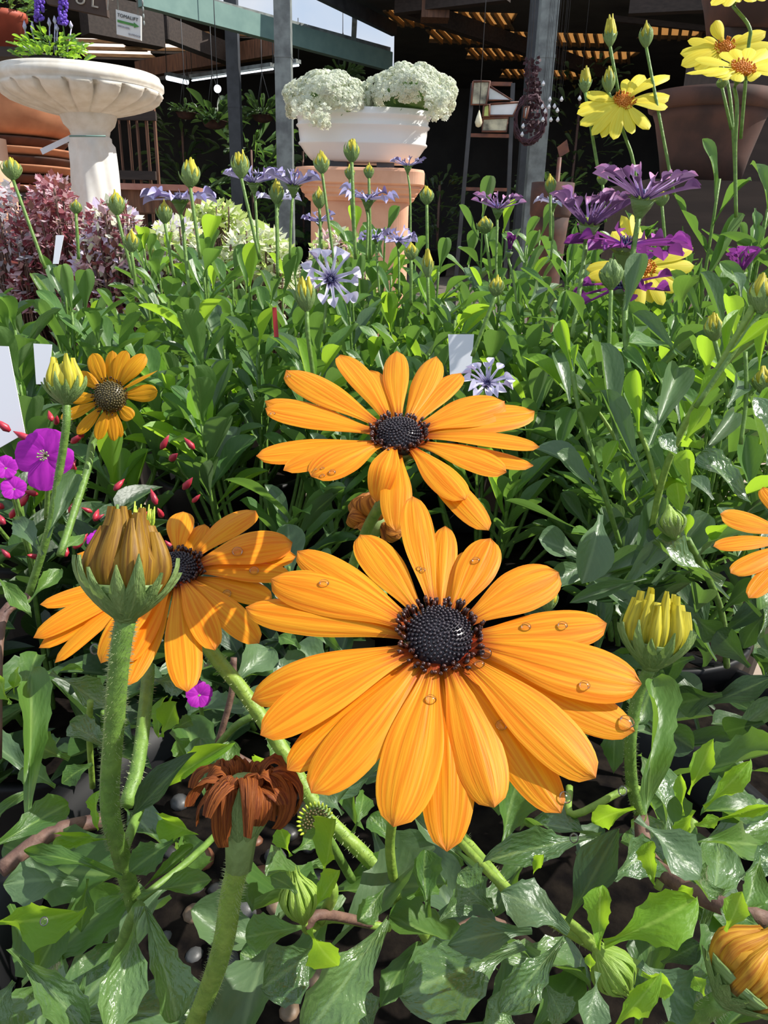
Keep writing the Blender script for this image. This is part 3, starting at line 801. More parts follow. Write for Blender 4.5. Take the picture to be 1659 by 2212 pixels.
# ---- the upper one
C2 = at(862, 950, 0.216); n2 = nrm(62)
f2 = thing('orange_daisy', 'upper orange daisy with dark centre standing right behind the largest one', 'flower', tuple(at(745, 1270, 0.25)))
petals(f2, C2, n2, [
 (618,800,62,2), (572,866,44,0), (573,882,52,2), (553,985,50,0,{'bulge':.0}), (612,1016,52,1), (672,1030,78,3,{'bulge':.06}), (815,1052,66,4,{'curl':-.28,'bulge':.08}),
 (856,1132,74,0,{'curl':-.1}), (735,766,60,2), (800,800,56,0), (857,758,60,2), (943,770,62,1), (996,806,52,0), (1090,868,72,3), (1155,888,66,1),
 (1166,966,34,3), (1152,1006,42,0), (1094,1020,54,2), (1005,1080,66,3), (1056,1146,62,0)],
 0.0055, M['orange'], flute=0.020, nu=10, nv=18, seed=9)
disc(f2, C2 + n2*0.0012, n2, 0.0066, 0.0042, 170, 66, M['floret'], M['anther'], seed=3, big=True, alen=0.0026)
calyx(f2, C2, n2, 0.0062, 0.010, M['bract'], 0.0017)
stem(f2, [C2 - n2*0.013, at(822,1090,0.222), at(790,1150,0.235), at(745,1270,0.25)], 0.0017, M['stem'], hairs=120)
# ---- the left one
C3 = at(383, 1238, 0.236); n3 = nrm(63, 6)
f3 = thing('orange_daisy', 'orange daisy on the left half hidden behind the big hairy bud', 'flower', tuple(at(930, 2030, 0.24)))
petals(f3, C3, n3, [
 (396,1105,62,2,{'bulge':.12}), (442,1132,46,0), (553,1103,56,2,{'bulge':.09}), (632,1172,72,3,{'bulge':.10}), (640,1202,52,1), (628,1240,46,2), (588,1292,54,0), (560,1390,68,3,{'bulge':.06}),
 (465,1405,70,4,{'bulge':.08}), (404,1495,86,3), (274,1482,58,0), (276,1432,60,2), (215,1424,64,3,{'bulge':.1,'curl':-.06}), (118,1432,36,1,{'bulge':.08}),
 (84,1400,42,0,{'bulge':.06}), (72,1378,48,2,{'bulge':.09}), (86,1306,42,1), (166,1196,30,0), (255,1120,30,0)],
 0.0052, M['orange'], flute=0.016, nu=10, nv=18, seed=14)
disc(f3, C3 + n3*0.001, n3, 0.0066, 0.0042, 150, 64, M['floret'], M['anther'], seed=8, big=True, alen=0.0028)
calyx(f3, C3, n3, 0.0062, 0.012, M['bract'], 0.0021)
stem(f3, [C3 - n3*0.013, at(455,1405,0.245), at(530,1500,0.240), at(610,1620,0.235), at(690,1750,0.232), at(790,1850,0.232), at(870,1940,0.236), at(940,2050,0.245)], 0.0023, M['stem_y'], hairs=500, seg=8)
# ---- right edge
C4 = at(1735, 1168, 0.26); n4 = nrm(62, -8)
f4 = thing('orange_daisy', 'orange daisy cut by the right edge of the picture', 'flower', tuple(at(1700, 1500, 0.29)))
petals(f4, C4, n4, [(1648,1052,44,0), (1556,1110,46,2), (1541,1180,36,1), (1578,1238,48,3), (1617,1292,52,2), (1690,1310,54,1), (1800,1300,54,2), (1850,1240,50,1), (1890,1180,50,2), (1850,1110,50,1), (1780,1060,50,2)],
 0.005, M['orange'], flute=0.018, seed=21)
disc(f4, C4 + n4*0.001, n4, 0.0066, 0.004, 60, 40, M['floret'], M['anther'], seed=9)
calyx(f4, C4, n4, 0.006, 0.011, M['bract'], 0.0018)
stem(f4, [C4 - n4*0.013, at(1720,1350,0.27), at(1690,1520,0.29)], 0.0018)
# ---- small gold one top left
C5 = at(240, 858, 0.38); n5 = nrm(16, 8)
f5 = thing('orange_daisy', 'small ageing golden daisy with ragged petals behind the pale left bud', 'flower', tuple(at(130, 1200, 0.36)))
petals(f5, C5, n5, [
 (200,763,40,2,{'bulge':.12}), (243,757,30,1), (273,757,34,2), (314,765,40,1,{'bulge':.14}), (341,800,14,3,{'twist':1.2}), (342,846,40,2,{'curl':.1}), (286,905,34,1), (247,953,27,2), (211,950,30,3),
 (166,938,28,2), (131,905,27,1), (150,862,28,2), (168,805,30,0), (262,945,20,0)], 0.0050, M['gold'], flute=0.03, thick=0.001, seed=31)
disc(f5, C5 + n5*0.002, n5, 0.0076, 0.006, 130, 46, M['floret_g'], M['anther'], seed=5, alen=0.002)
calyx(f5, C5, n5, 0.006, 0.010, M['bract'], 0.0018)
stem(f5, [C5 - n5*0.011, at(204,945,0.392), at(190,1010,0.385), at(165,1090,0.375), at(130,1200,0.36)], 0.0019, M['stem'], hairs=120)

# ---- withered brown one
Bw = at(520, 1812, 0.145); Tw = at(528, 1700, 0.145); axw = (Tw-Bw).normalized(); Fw = frame_of(axw)
f6 = thing('withered_daisy', 'withered daisy with shrivelled dark brown petals on a thick green neck', 'flower', tuple(at(420, 2280, 0.20)))
mb = MB(); mb.lathe([(0.0023, -0.006), (0.0029, 0.0), (0.0048, 0.005), (0.0058, 0.0080), (0.0050, 0.0100), (0.002, 0.012)], Bw, 20, mod=lambda a, i: 1+0.05*cos(10*a), axis=Fw)
cw = mb.build('calyx', M['bract'], f6)
rr = random.Random(12)
for k in range(12):
    a = 2*pi*k/12; b = Bw + Fw @ V((0.0030*cos(a), 0.0030*sin(a), 0.0005)); t = Bw + Fw @ V((0.0062*cos(a), 0.0062*sin(a), 0.012))
    g = strip(b, t, Fw @ V((cos(a), sin(a), -.3)), 0.0026, prof_lance, nu=2, nv=6, bulge=0.10); mk('bract', g[0], g[1], M['bract'], cw, True, g[2])
for k in range(26):
    a = 2*pi*k/26 + rr.uniform(-.15, .15); hgt = rr.uniform(0.0115, 0.0145)
    o0 = Bw + Fw @ V((0.003*cos(a), 0.003*sin(a), 0.0095)); rad = Fw @ V((cos(a), sin(a), 0)); out = rr.uniform(0.0030, 0.0072); dn = rr.uniform(0.000, 0.0062)
    vs = []; uv = []; fs = []; sd = axw.cross(rad); W = rr.uniform(0.0036, 0.0052); tw = rr.uniform(-1.8, 1.8); nu, nv = 6, 14; L0 = rr.uniform(0.0012, .0048); tk = rr.uniform(.75, 1.45)
    for j in range(nv+1):
        q = j/nv; th = q*pi*tk
        c = o0 + rad*(out*(1-cos(th))*0.5*1.2) + axw*(L0*sin(th)*1.15 - dn*q*q)
        hw = W/2*(0.45 + 0.55*sin(pi*min(1, q*0.9+0.08)))
        s2 = sd*cos(tw*q) + rad*sin(tw*q)
        for i in range(nu+1):
            u = -1+2*i/nu; z = (0.35*cos(2.5*pi*u) - 0.5*u*u)*hw*0.7 + rr.uniform(-.12, .12)*hw
            vs.append(c + s2*(u*hw) + (axw*sin(pi/2*(1-q)) + rad*0.6)*z); uv.append((0.5+0.5*u, q))
    for j in range(nv):
        for i in range(nu): x = j*(nu+1)+i; fs.append((x, x+1, x+nu+2, x+nu+1))
    mk('petal', vs, fs, M['brown_petal'], f6, True, uv)
for k in range(8):
    a = 2*pi*k/8+.3; o0 = Bw + Fw @ V((0.0022*cos(a), 0.0022*sin(a), 0.0095)); t = o0 + Fw @ V((0.003*cos(a+.5), 0.003*sin(a+.5), rr.uniform(.002, .005)))
    g = strip(o0, t, Fw @ V((cos(a), sin(a), .2)), 0.004, nu=6, nv=8, bulge=.2, flute=.08, twist=rr.uniform(-1, 1)); mk('petal', g[0], g[1], M['brown_petal'], f6, True, g[2])
stem(f6, [Bw - axw*0.004, at(500,1930,0.150), at(482,2040,0.158), at(450,2140,0.168), at(408,2240,0.185)], 0.0021, M['stem_y'], hairs=900, seg=8, r1=0.0023)
# ---- tawny withered one behind the upper stem
Bt = at(808, 1135, 0.27); nt_ = nrm(20, -30); Ft = frame_of(nt_)
f7 = thing('withered_daisy', 'tawny curled-up withered daisy below the upper orange daisy', 'flower', tuple(at(830, 1300, 0.28)))
rr = random.Random(5)
for (ax_, ay_, bx_, by_, w_) in ((800,1125,760,1080,60), (815,1125,800,1068,58), (800,1130,752,1115,50), (800,1135,772,1140,40), (835,1125,862,1165,46), (820,1130,850,1150,50), (840,1140,870,1150,40), (810,1115,780,1072,55)):
    b = at(ax_, ay_, 0.272); t = at(bx_, by_, rr.uniform(0.262, 0.275)); g = strip(b, t, nrm(rr.uniform(0, 50), rr.uniform(-50, 30)), px2m(w_, .27), nu=8, nv=10, bulge=.35, cup=.9, flute=.05, twist=rr.uniform(-.7, .7), rnd=rr)
    mk('petal', g[0], g[1], M['tawny'], f7, True, g[2])
mb = MB(); mb.ball(at(808,1130,.276), 0.0052, 12, 8); mb.build('calyx', M['bract'], f7)
stem(f7, [at(808,1135,.28), at(815,1200,.285), at(830,1300,.28)], 0.0016)

# ---- yellow daisies, right rear
def ydaisy(label, cx, cy, d, n, tips, stem_pts, Rd=0.0036, seed=1, thick=0.0009):
    C = at(cx, cy, d); t = thing('yellow_daisy', label, 'flower', tuple(at(*stem_pts[-1])))
    petals(t, C, n, tips, Rd*0.6, M['yellow'], flute=0.014, nu=6, nv=12, seed=seed, thick=thick)
    disc(t, C, n, Rd, Rd*0.5, 46, 30, M['floret_y'], M['floret_y'], seed=seed, alen=Rd*0.55)
    calyx(t, C, n, Rd*1.1, Rd*1.6, M['bract'], 0.0009, nb=8)
    stem(t, [C - n*Rd*2] + [at(*p) for p in stem_pts], 0.00125)
    return t
YL = 'the right'
ydaisy('yellow daisy with orange centre just above the purple spoon-petalled daisies', 1346, 220, 0.55, nrm(36, 3), [
 (1246,246,26,1), (1250,232,22,0), (1253,271,30,2), (1278,293,25,1), (1300,298,24,0), (1325,302,30,2), (1365,290,28,1), (1402,280,30,2), (1443,231,24,0), (1447,206,32,1,{'label':'broad right petal'}),
 (1447,163,26,3,{'bulge':.1}), (1392,162,30,1), (1354,170,24,0), (1264,204,24,1), (1278,200,20,0)], [(1352,300,.56), (1368,350,.56), (1385,470,.57)], Rd=0.0062, seed=3)
ydaisy('yellow daisy at upper right with one petal standing upright', 1566, 104, 0.56, nrm(24, -4), [
 (1545,44,34,3,{'bulge':.0,'lift':.006}), (1485,88,24,0), (1469,116,26,1), (1471,142,30,2), (1500,150,28,1), (1530,160,26,0), (1600,150,28,1), (1650,140,30,2), (1690,108,30,1), (1655,68,32,2), (1610,78,28,0), (1520,82,24,0)], [(1572,180,.57), (1582,260,.57), (1590,420,.58)], Rd=0.0058, seed=5)
ydaisy('yellow daisy at upper right seen low from the side with flat ring of petals', 1604, 150, 0.50, nrm(46, 2), [
 (1481,159,12,0), (1500,128,20,1), (1516,160,20,1), (1538,164,22,0), (1552,165,24,1), (1590,176,30,2,{'bulge':.05}), (1640,166,28,1), (1675,152,26,0), (1690,130,30,1), (1655,104,36,2), (1622,103,32,1), (1588,104,32,2), (1560,112,28,0), (1700,145,26,0)], [(1592,230,.51), (1588,330,.52), (1590,470,.53)], Rd=0.0062, seed=6, thick=.0006)
ydaisy('yellow daisy cut by the top edge of the picture', 1600, -22, 0.52, nrm(40, 3), [
 (1536,12,22,1), (1556,8,20,0), (1565,14,22,2), (1590,4,22,1), (1626,5,26,2), (1660,-5,26,1), (1680,-30,26,0), (1640,-60,28,2), (1590,-66,28,1), (1540,-46,26,0), (1525,-15,22,0)], [(1619,60,.525), (1616,110,.53), (1600,300,.55)], Rd=0.0055, seed=7)
ydaisy('yellow daisy half hidden behind the magenta spoon-petalled flowers', 1388, 578, 0.52, nrm(28, 5), [
 (1342,465,24,1,{'twist':.8}), (1322,500,44,2), (1366,462,30,2,{'twist':-.5}), (1385,500,32,1), (1498,535,30,2), (1500,574,34,1), (1488,606,32,2), (1462,630,32,1), (1432,660,30,2), (1408,655,26,0), (1382,668,26,2), (1266,582,32,1), (1268,600,28,2), (1285,612,30,0), (1330,640,26,1), (1350,655,24,0)], [(1395,680,.53), (1400,760,.54)], Rd=0.0066, seed=8)

# ---- spoon-petalled purple daisies, right
spoon_flower('purple spoon-petalled daisy highest on the right, seen from below', 1388, 432, 128, 0.44, (0.08, -0.10, 1), 0.42, 22, 'purple', [(1378,480,.442), (1362,580,.44), (1350,700,.43), (1362,860,.42)], seed=3, wpx=20, hairs=200)
spoon_flower('purple spoon-petalled daisy with upright pink-tipped petals left of the highest one', 1272, 490, 108, 0.47, (0.05, -0.10, 1), 0.62, 20, 'purple', [(1264,540,.47), (1250,640,.465), (1235,730,.46)], seed=4, wpx=20, disc_mat=M['pollen'], hairs=200)
spoon_flower('flat magenta spoon-petalled daisy in front of the half hidden yellow daisy', 1352, 535, 136, 0.475, (0.02, -0.16, 1), 0.06, 20, 'magenta', [(1356,640,.48), (1362,760,.485)], seed=5, wpx=26)
spoon_flower('drooping magenta spoon-petalled daisy under the flat magenta one', 1345, 622, 118, 0.49, (-0.25, -0.2, 1), 0.02, 14, 'magenta', [(1350,700,.49), (1356,780,.495)], seed=6, wpx=26, missing=.3)
spoon_flower('violet spoon-petalled daisy near the metal post at the far right of centre', 1076, 452, 62, 0.62, (0, -0.12, 1), 0.42, 16, 'purple', [(1074,500,.62), (1072,580,.62), (1078,660,.62)], seed=7, wpx=11)
spoon_flower('dark purple half-closed daisy at the right edge above the green bud', 1600, 590, 62, 0.46, (-0.1, -0.1, 1), 0.95, 12, 'magenta', [(1598,660,.46), (1590,720,.46)], seed=8, wpx=19)
# lilac ones, left of centre
SG = None
spoon_flower('lilac spoon-petalled daisy leftmost in the row in front of the bird bath', 388, 432, 86, 0.56, (0, -0.06, 1), 0.10, 20, 'lilac', [(394,480,.56), (402,560,.56), (410,640,.56)], seed=10, wpx=19, droop=-0.08)
spoon_flower('lilac spoon-petalled daisy behind the second tall green bud from the left', 548, 396, 66, 0.60, (0, -0.1, 1), 0.30, 16, 'lilac', [(552,440,.60), (558,540,.60)], seed=11, wpx=17)
spoon_flower('lilac spoon-petalled daisy with dark underside left of the terracotta pedestal', 634, 402, 68, 0.55, (0.05, -0.06, 1), 0.38, 17, 'lilac', [(630,450,.55), (626,560,.555)], seed=12, wpx=17)
spoon_flower('lilac spoon-petalled daisy with drooping spoons in front of the terracotta pedestal', 795, 432, 66, 0.58, (0.1, -0.1, 1), 0.22, 15, 'lilac', [(795,480,.58), (792,560,.58)], seed=13, wpx=18, droop=-.1)
spoon_flower('small lilac daisy on a thin stalk right under the white trough', 881, 360, 42, 0.66, (0, -0.05, 1), 0.36, 13, 'lilac', [(886,420,.66), (887,520,.66)], seed=14, wpx=8)
spoon_flower('small lilac daisy low among the leaves right of centre', 862, 522, 46, 0.62, (0.1, -0.4, 1), 0.2, 14, 'lilac', [(862,570,.62), (862,640,.62)], seed=15, wpx=15)
spoon_flower('small dark lilac daisy low among the leaves beside the one right of centre', 812, 515, 40, 0.63, (-0.1, -0.3, 1), 0.2, 13, 'lilac', [(815,570,.62), (820,640,.62)], seed=16, wpx=10)
spoon_flower('small lilac daisy low behind the tall stalks left of the terracotta pedestal', 690, 478, 42, 0.70, (-0.1, -0.3, 1), 0.2, 13, 'lilac', [(690,540,.70), (690,600,.7)], seed=17, wpx=10)
spoon_flower('lilac daisy tilted sideways above the half-open olive bud', 712, 605, 72, 0.52, (0.45, -0.80, 0.35), 0.25, 13, 'pale', [(705,640,.53), (700,720,.53)], seed=18, wpx=26, droop=-.05)
spoon_flower('pale lilac daisy with curled-back spoons above the upper orange daisy', 1052, 832, 62, 0.36, (0.0, -0.60, 0.8), 0.45, 15, 'pale', [(1048,880,.365), (1040,950,.37)], seed=19, wpx=21, droop=-.22)
spoon_flower('faint whitish daisy beside the low green bud near the metal post', 1195, 440, 44, 0.60, (0, -0.1, 1), 0.25, 9, 'pale', [(1195,490,.6), (1190,560,.6)], seed=20, wpx=13, droop=-.2)
spoon_flower('small half-hidden lilac daisy behind the lilac row', 600, 432, 50, 0.74, (0, -0.1, 1), 0.2, 12, 'pale', [(600,480,.74), (602,560,.74)], seed=22, wpx=12, droop=-.1)
spoon_flower('withered purple daisy with closed blackish petals among the right leaves', 1100, 545, 40, 0.55, (0.05, -0.1, 1), 1.25, 12, 'magenta', [(1108,600,.55), (1120,680,.55)], seed=21, wpx=9)

# ================================================================== buds
bud('large hairy bud with olive brown petals in front of the left orange daisy', 272, 1335, 282, 1100, 205, 0.165, [(258,1420,.166), (247,1560,.17), (237,1740,.178), (262,1850,.185), (292,1960,.20)], 'big', 'bud_petal', nb=13, npet=15, open_=0.62, sr=0.0022, hairs=1600, bh=0.56)
tf_ = thing('young_bud', 'bright yellow green needle-like tuft peeping over the big hairy bud', 'flower bud', tuple(at(312, 1160, .19)))
for i in range(26):
    x = 288+rr.uniform(0, 44); mb = MB(); y = 1128-abs(rr.gauss(0, 1))*9; mb.tube([at(312+(x-312)*.5, 1160, .19), at(x, y, .188), at(x+2, y-14-rr.uniform(0, 16), .188)], [.0004, .0004, .00015], 5); mb.build('needle', M['pollen'], tf_)
bud('fat olive and yellow bud on a thick stalk right of the largest daisy', 1405, 1442, 1430, 1280, 150, 0.235, [(1378,1500,.238), (1362,1600,.24), (1366,1700,.245), (1385,1765,.25)], 'big', 'bud_yellow', nb=13, npet=22, open_=0.75, sr=0.0019, hairs=600, bh=0.55)
bud('half-open olive yellow bud left of the small golden daisy', 144, 872, 135, 772, 84, 0.33, [(143,920,.33), (128,1020,.335), (104,1150,.34), (60,1290,.35)], 'big', 'bud_yellow', nb=12, npet=14, open_=0.6, sr=0.0017, hairs=300, bh=0.55)
bud('orange striped bud cut by the lower right corner', 1560, 2160, 1690, 2010, 200, 0.150, [(1500,2200,.155), (1440,2240,.165)], 'big', 'bud_orange', nb=14, npet=18, open_=0.25, sr=0.0021, hairs=300, bh=0.30)
bud('small pale green closed bud facing the camera at lower left of centre', 655, 1990, 635, 1882, 84, 0.185, [(668,2010,.19), (720,1985,.2), (840,2005,.21)], 'small', 'bract_y', nb=14, npet=8, open_=0.1, bract='bract_y', bh=1.0)
bud('pale green striped closed bud at lower right', 1290, 2052, 1362, 2150, 96, 0.165, [(1275,2040,.17), (1230,1995,.18), (1100,1925,.19), (990,1815,.21)], 'small', 'bract_y', nb=14, npet=8, open_=0.1, bract='bract_y', bh=1.0)
bud('green bud wrapped in young leaves at the right behind the fat olive bud', 1455, 1160, 1445, 1090, 60, 0.30, [(1480,1165,.31), (1540,1270,.33)], 'small', 'bract_y', nb=10, npet=5, open_=0.1)
bud('olive bud peeking out behind the upper right petals of the largest daisy', 1183, 1320, 1186, 1262, 40, 0.30, [(1180,1400,.3)], 'small', 'bud_yellow', nb=10, npet=8, open_=0.6)
bud('half-open olive bud under the tilted lilac daisy', 663, 672, 655, 600, 44, 0.44, [(665,720,.44), (678,820,.45)], 'small', 'bud_yellow', nb=10, npet=10, open_=0.7)
gb = 'green buds on tall stalks of the lilac daisies'
def gbud(label, x, y0, y1, w, d, dx, yend, open_=0.25, petal='bud_yellow'):
    bud(label, x, y0, x - dx*0.1, y1, w, d, [(x+dx*0.35, y0+(yend-y0)*0.35, d), (x+dx, yend, d*1.01)], 'small', petal, nb=9, npet=7, open_=open_, group=gb, sr=0.0011)
gbud('green bud with yellow tip above the leftmost lilac daisy', 411, 404, 345, 43, 0.48, 22, 560, 0.5)
gbud('green bud with yellow tip over the second lilac daisy from the left', 521, 384, 325, 38, 0.52, 40, 560, 0.5)
gbud('green bud in front of the left part of the white trough', 696, 374, 328, 34, 0.55, 30, 600, 0.4)
gbud('long green bud in front of the middle of the white trough', 760, 350, 298, 34, 0.50, 8, 560, 0.35)
gbud('green bud at the far left before the stacked terracotta', 28, 388, 338, 40, 0.50, 70, 580, 0.3)
gbud('small dark green bud left in front of the bird bath pedestal', 164, 462, 430, 25, 0.55, 6, 560, 0.05)
gbud('green bud right in front of the bird bath pedestal', 253, 464, 412, 36, 0.50, 35, 600, 0.1)
gbud('green bud low under the leftmost lilac daisy', 284, 545, 495, 32, 0.48, 10, 620, 0.1)
gbud('narrow green bud under the leftmost lilac daisy', 356, 482, 432, 34, 0.54, 20, 600, 0.05)
gbud('fat green bud under the lilac daisy with the dark underside', 597, 440, 388, 32, 0.54, 3, 600, 0.3)
gbud('round green bud right of the lilac daisy with the dark underside', 690, 450, 404, 30, 0.58, 8, 620, 0.05)
gbud('small green bud left of the long bud under the white trough', 756, 388, 355, 22, 0.62, 12, 560, 0.1)
gbud('small green bud right of the long bud under the white trough', 797, 386, 352, 22, 0.60, 4, 560, 0.1)
gbud('green bud with yellow tip right of the terracotta pedestal', 922, 442, 402, 30, 0.56, 2, 600, 0.3)
gbud('green bud on the stalk by the metal post', 1189, 420, 376, 24, 0.58, 0, 520, 0.2)
gbud('wide green bud under the violet daisy near the metal post', 1048, 504, 468, 36, 0.55, 14, 600, 0.3)
gbud('green bud among the leaves above the upper orange daisy, right one of two', 924, 600, 540, 26, 0.50, 2, 680, 0.4)
gbud('green bud among the leaves above the upper orange daisy, left one of two', 888, 562, 522, 30, 0.52, 0, 660, 0.1)
gbud('green bud with yellow top on a slanting stalk above the pale lilac daisy', 1070, 640, 596, 34, 0.42, -50, 770, 0.4)
gbud('plump grey green bud in front of the drooping magenta daisy', 1320, 624, 556, 50, 0.40, -8, 860, 0.2, 'bract')
gbud('bright green spiky bud at the right edge', 1642, 676, 590, 62, 0.33, -140, 880, 0.4)
gbud('pale green spiky bud left of the one at the right edge', 1544, 736, 678, 42, 0.36, 30, 860, 0.4)
gbud('dim green bud cut by the right edge lower down', 1648, 850, 790, 46, 0.36, 0, 960, 0.1)
gbud('green bud below the highest purple daisy among narrow leaves', 1430, 445, 408, 30, 0.56, 10, 560, 0.1)
gbud('closed green bud hugging the highest purple daisy, left side', 1302, 400, 368, 24, 0.58, 6, 480, 0.1)
yb = 'buds of the yellow daisies'
def ybud(label, x, y0, y1, w, dx, yend, op, pet='bud_yellow'):
    bud(label, x, y0, x, y1, w, 0.55, [(x+dx*0.4, y0+(yend-y0)*0.4, .55), (x+dx, yend, .555)], 'small', pet, nb=9, npet=8, open_=op, group=yb, sr=0.0011, bh=0.45 if op > .4 else .8)
ybud('yellow streaked bud, taller left one of the top pair', 1318, 100, 35, 30, 18, 200, 0.6)
ybud('green yellow pointed bud, right one of the top pair', 1396, 102, 47, 30, 60, 420, 0.1)
ybud('yellow streaked bud left above the yellow daisy', 1264, 200, 144, 28, 30, 380, 0.6)
ybud('pale green yellow bud right above the yellow daisy', 1315, 200, 144, 28, 20, 250, 0.4)
ybud('small green bud under the flat yellow daisy', 1560, 190, 165, 24, 20, 280, 0.05)
# ---- spent head with yellow-green florets and dark seeds
t = thing('seed_head', 'petalless seed head with yellow green florets around a dark middle', 'flower', tuple(at(760, 1850, .22)))
Cs = at(685, 1778, 0.205); ns_ = nrm(45, -10); Fs = frame_of(ns_)
mb = MB(); mb.lathe([(0.002, -0.006), (0.004, -0.003), (0.0048, 0), (0.0044, 0.001), (0.001, 0.0016)], Cs, 16, axis=Fs); dd_ = mb.build('calyx', M['bract'], t)
mb = MB()
for i in range(60): a = i*2.4; r = 0.0036*sqrt(i/60); mb.ball(Cs + Fs @ V((r*cos(a), r*sin(a), .0018)), 0.0004, 6, 3)
stuff(mb.build('seeds', M['floret_g'], t))
for i in range(26):
    a = 2*pi*i/26; r = 0.0040; mb = MB(); p = Cs + Fs @ V((r*cos(a), r*sin(a), .001)); mb.tube([p, p + Fs @ V((.0005*cos(a), .0005*sin(a), .0014)), p + Fs @ V((.0010*cos(a), .0010*sin(a), .0019))], [.0002, .00035, .0002], 5); mb.build('floret', M['pollen'], t)
stem(t, [Cs - ns_*0.006, at(720, 1830, .215), at(760, 1900, .23)], 0.0013)

# ================================================================== water drops on the petals
vsA = []; fsA = []
for ob in ALLP:
    k = len(vsA); vsA += [v.co.copy() for v in ob.data.vertices]; fsA += [tuple(i+k for i in p.vertices) for p in ob.data.polygons]
BV = BVHTree.FromPolygons(vsA, fsA)
def drop(px, py, w, label, group):
    r = ray(px, py).normalized(); h = BV.ray_cast(CAM_LOC, r)
    if h[0] is None: return
    p, n = h[0], h[1]
    if n.dot(r) > 0: n = -n
    d = proj(p)[2]; rad = px2m(w, d)/2
    mb = MB(); mb.ball(V((0, 0, 0)), rad, 16, 10, (1, 0.9, 0.55), frame_of(n))
    o = mb.build('water_drop', M['water']); o.location = p + n*rad*0.35
    tag(o, label, 'water drop', group)
GL = 'water drops on the left orange daisy'; GM = 'water drops on the largest daisy'; GU = 'water drops on the upper orange daisy'
drop(513,1193,24,'round water drop on the upper right petal of the left orange daisy',GL)
drop(549,1234,21,'round water drop on the middle right petal of the left orange daisy',GL)
drop(491,1283,20,'round water drop on the lower right petal of the left orange daisy',GL)
drop(1254,1305,34,'large water drop near the tip of the right petal of the largest daisy',GM)
drop(1136,1356,22,'left one of two water drops at the lower edge of the right petal',GM)
drop(1215,1353,22,'right one of two water drops at the lower edge of the right petal',GM)
drop(1028,1212,18,'water drop on the upper right petal above the dark centre',GM)
drop(838,1168,24,'water drop near the tip of the upper left petal of the largest daisy',GM)
drop(905,1229,12,'tiny water drop on the topmost petal, left one',GM); drop(914,1232,12,'tiny water drop on the topmost petal, right one',GM)
drop(700,1262,22,'flat water drop on the broad left petal of the largest daisy',GM)
drop(1352,1562,34,'flat water drop on the tip of the lower right petal',GM)
drop(1218,1724,30,'cloudy water drop on the tip of the lowest right petal',GM)
drop(1050,1412,28,'glittering water drop right beside the dark centre',GM); drop(1036,1436,22,'glittering water drop below right of the dark centre',GM)
drop(930,1512,24,'runny water drop below the dark centre',GM)
drop(1083,1568,26,'flat water drop on a shaded lower petal',GM)
drop(1262,1482,24,'flat water drop between two right petals',GM)
for i, (x, y, w) in enumerate(((718,1021,15), (697,1012,8), (697,1028,10), (681,1015,7))):
    drop(x, y, w, ('largest', 'upper', 'lower', 'leftmost')[i] + ' of the four tiny drops on the lower left petal of the upper daisy', GU)
drop(589,895,12,'water drop by the tip of the left petal of the upper daisy',GU); drop(624,814,9,'tiny water drop at the tip of the upper left petal',GU)
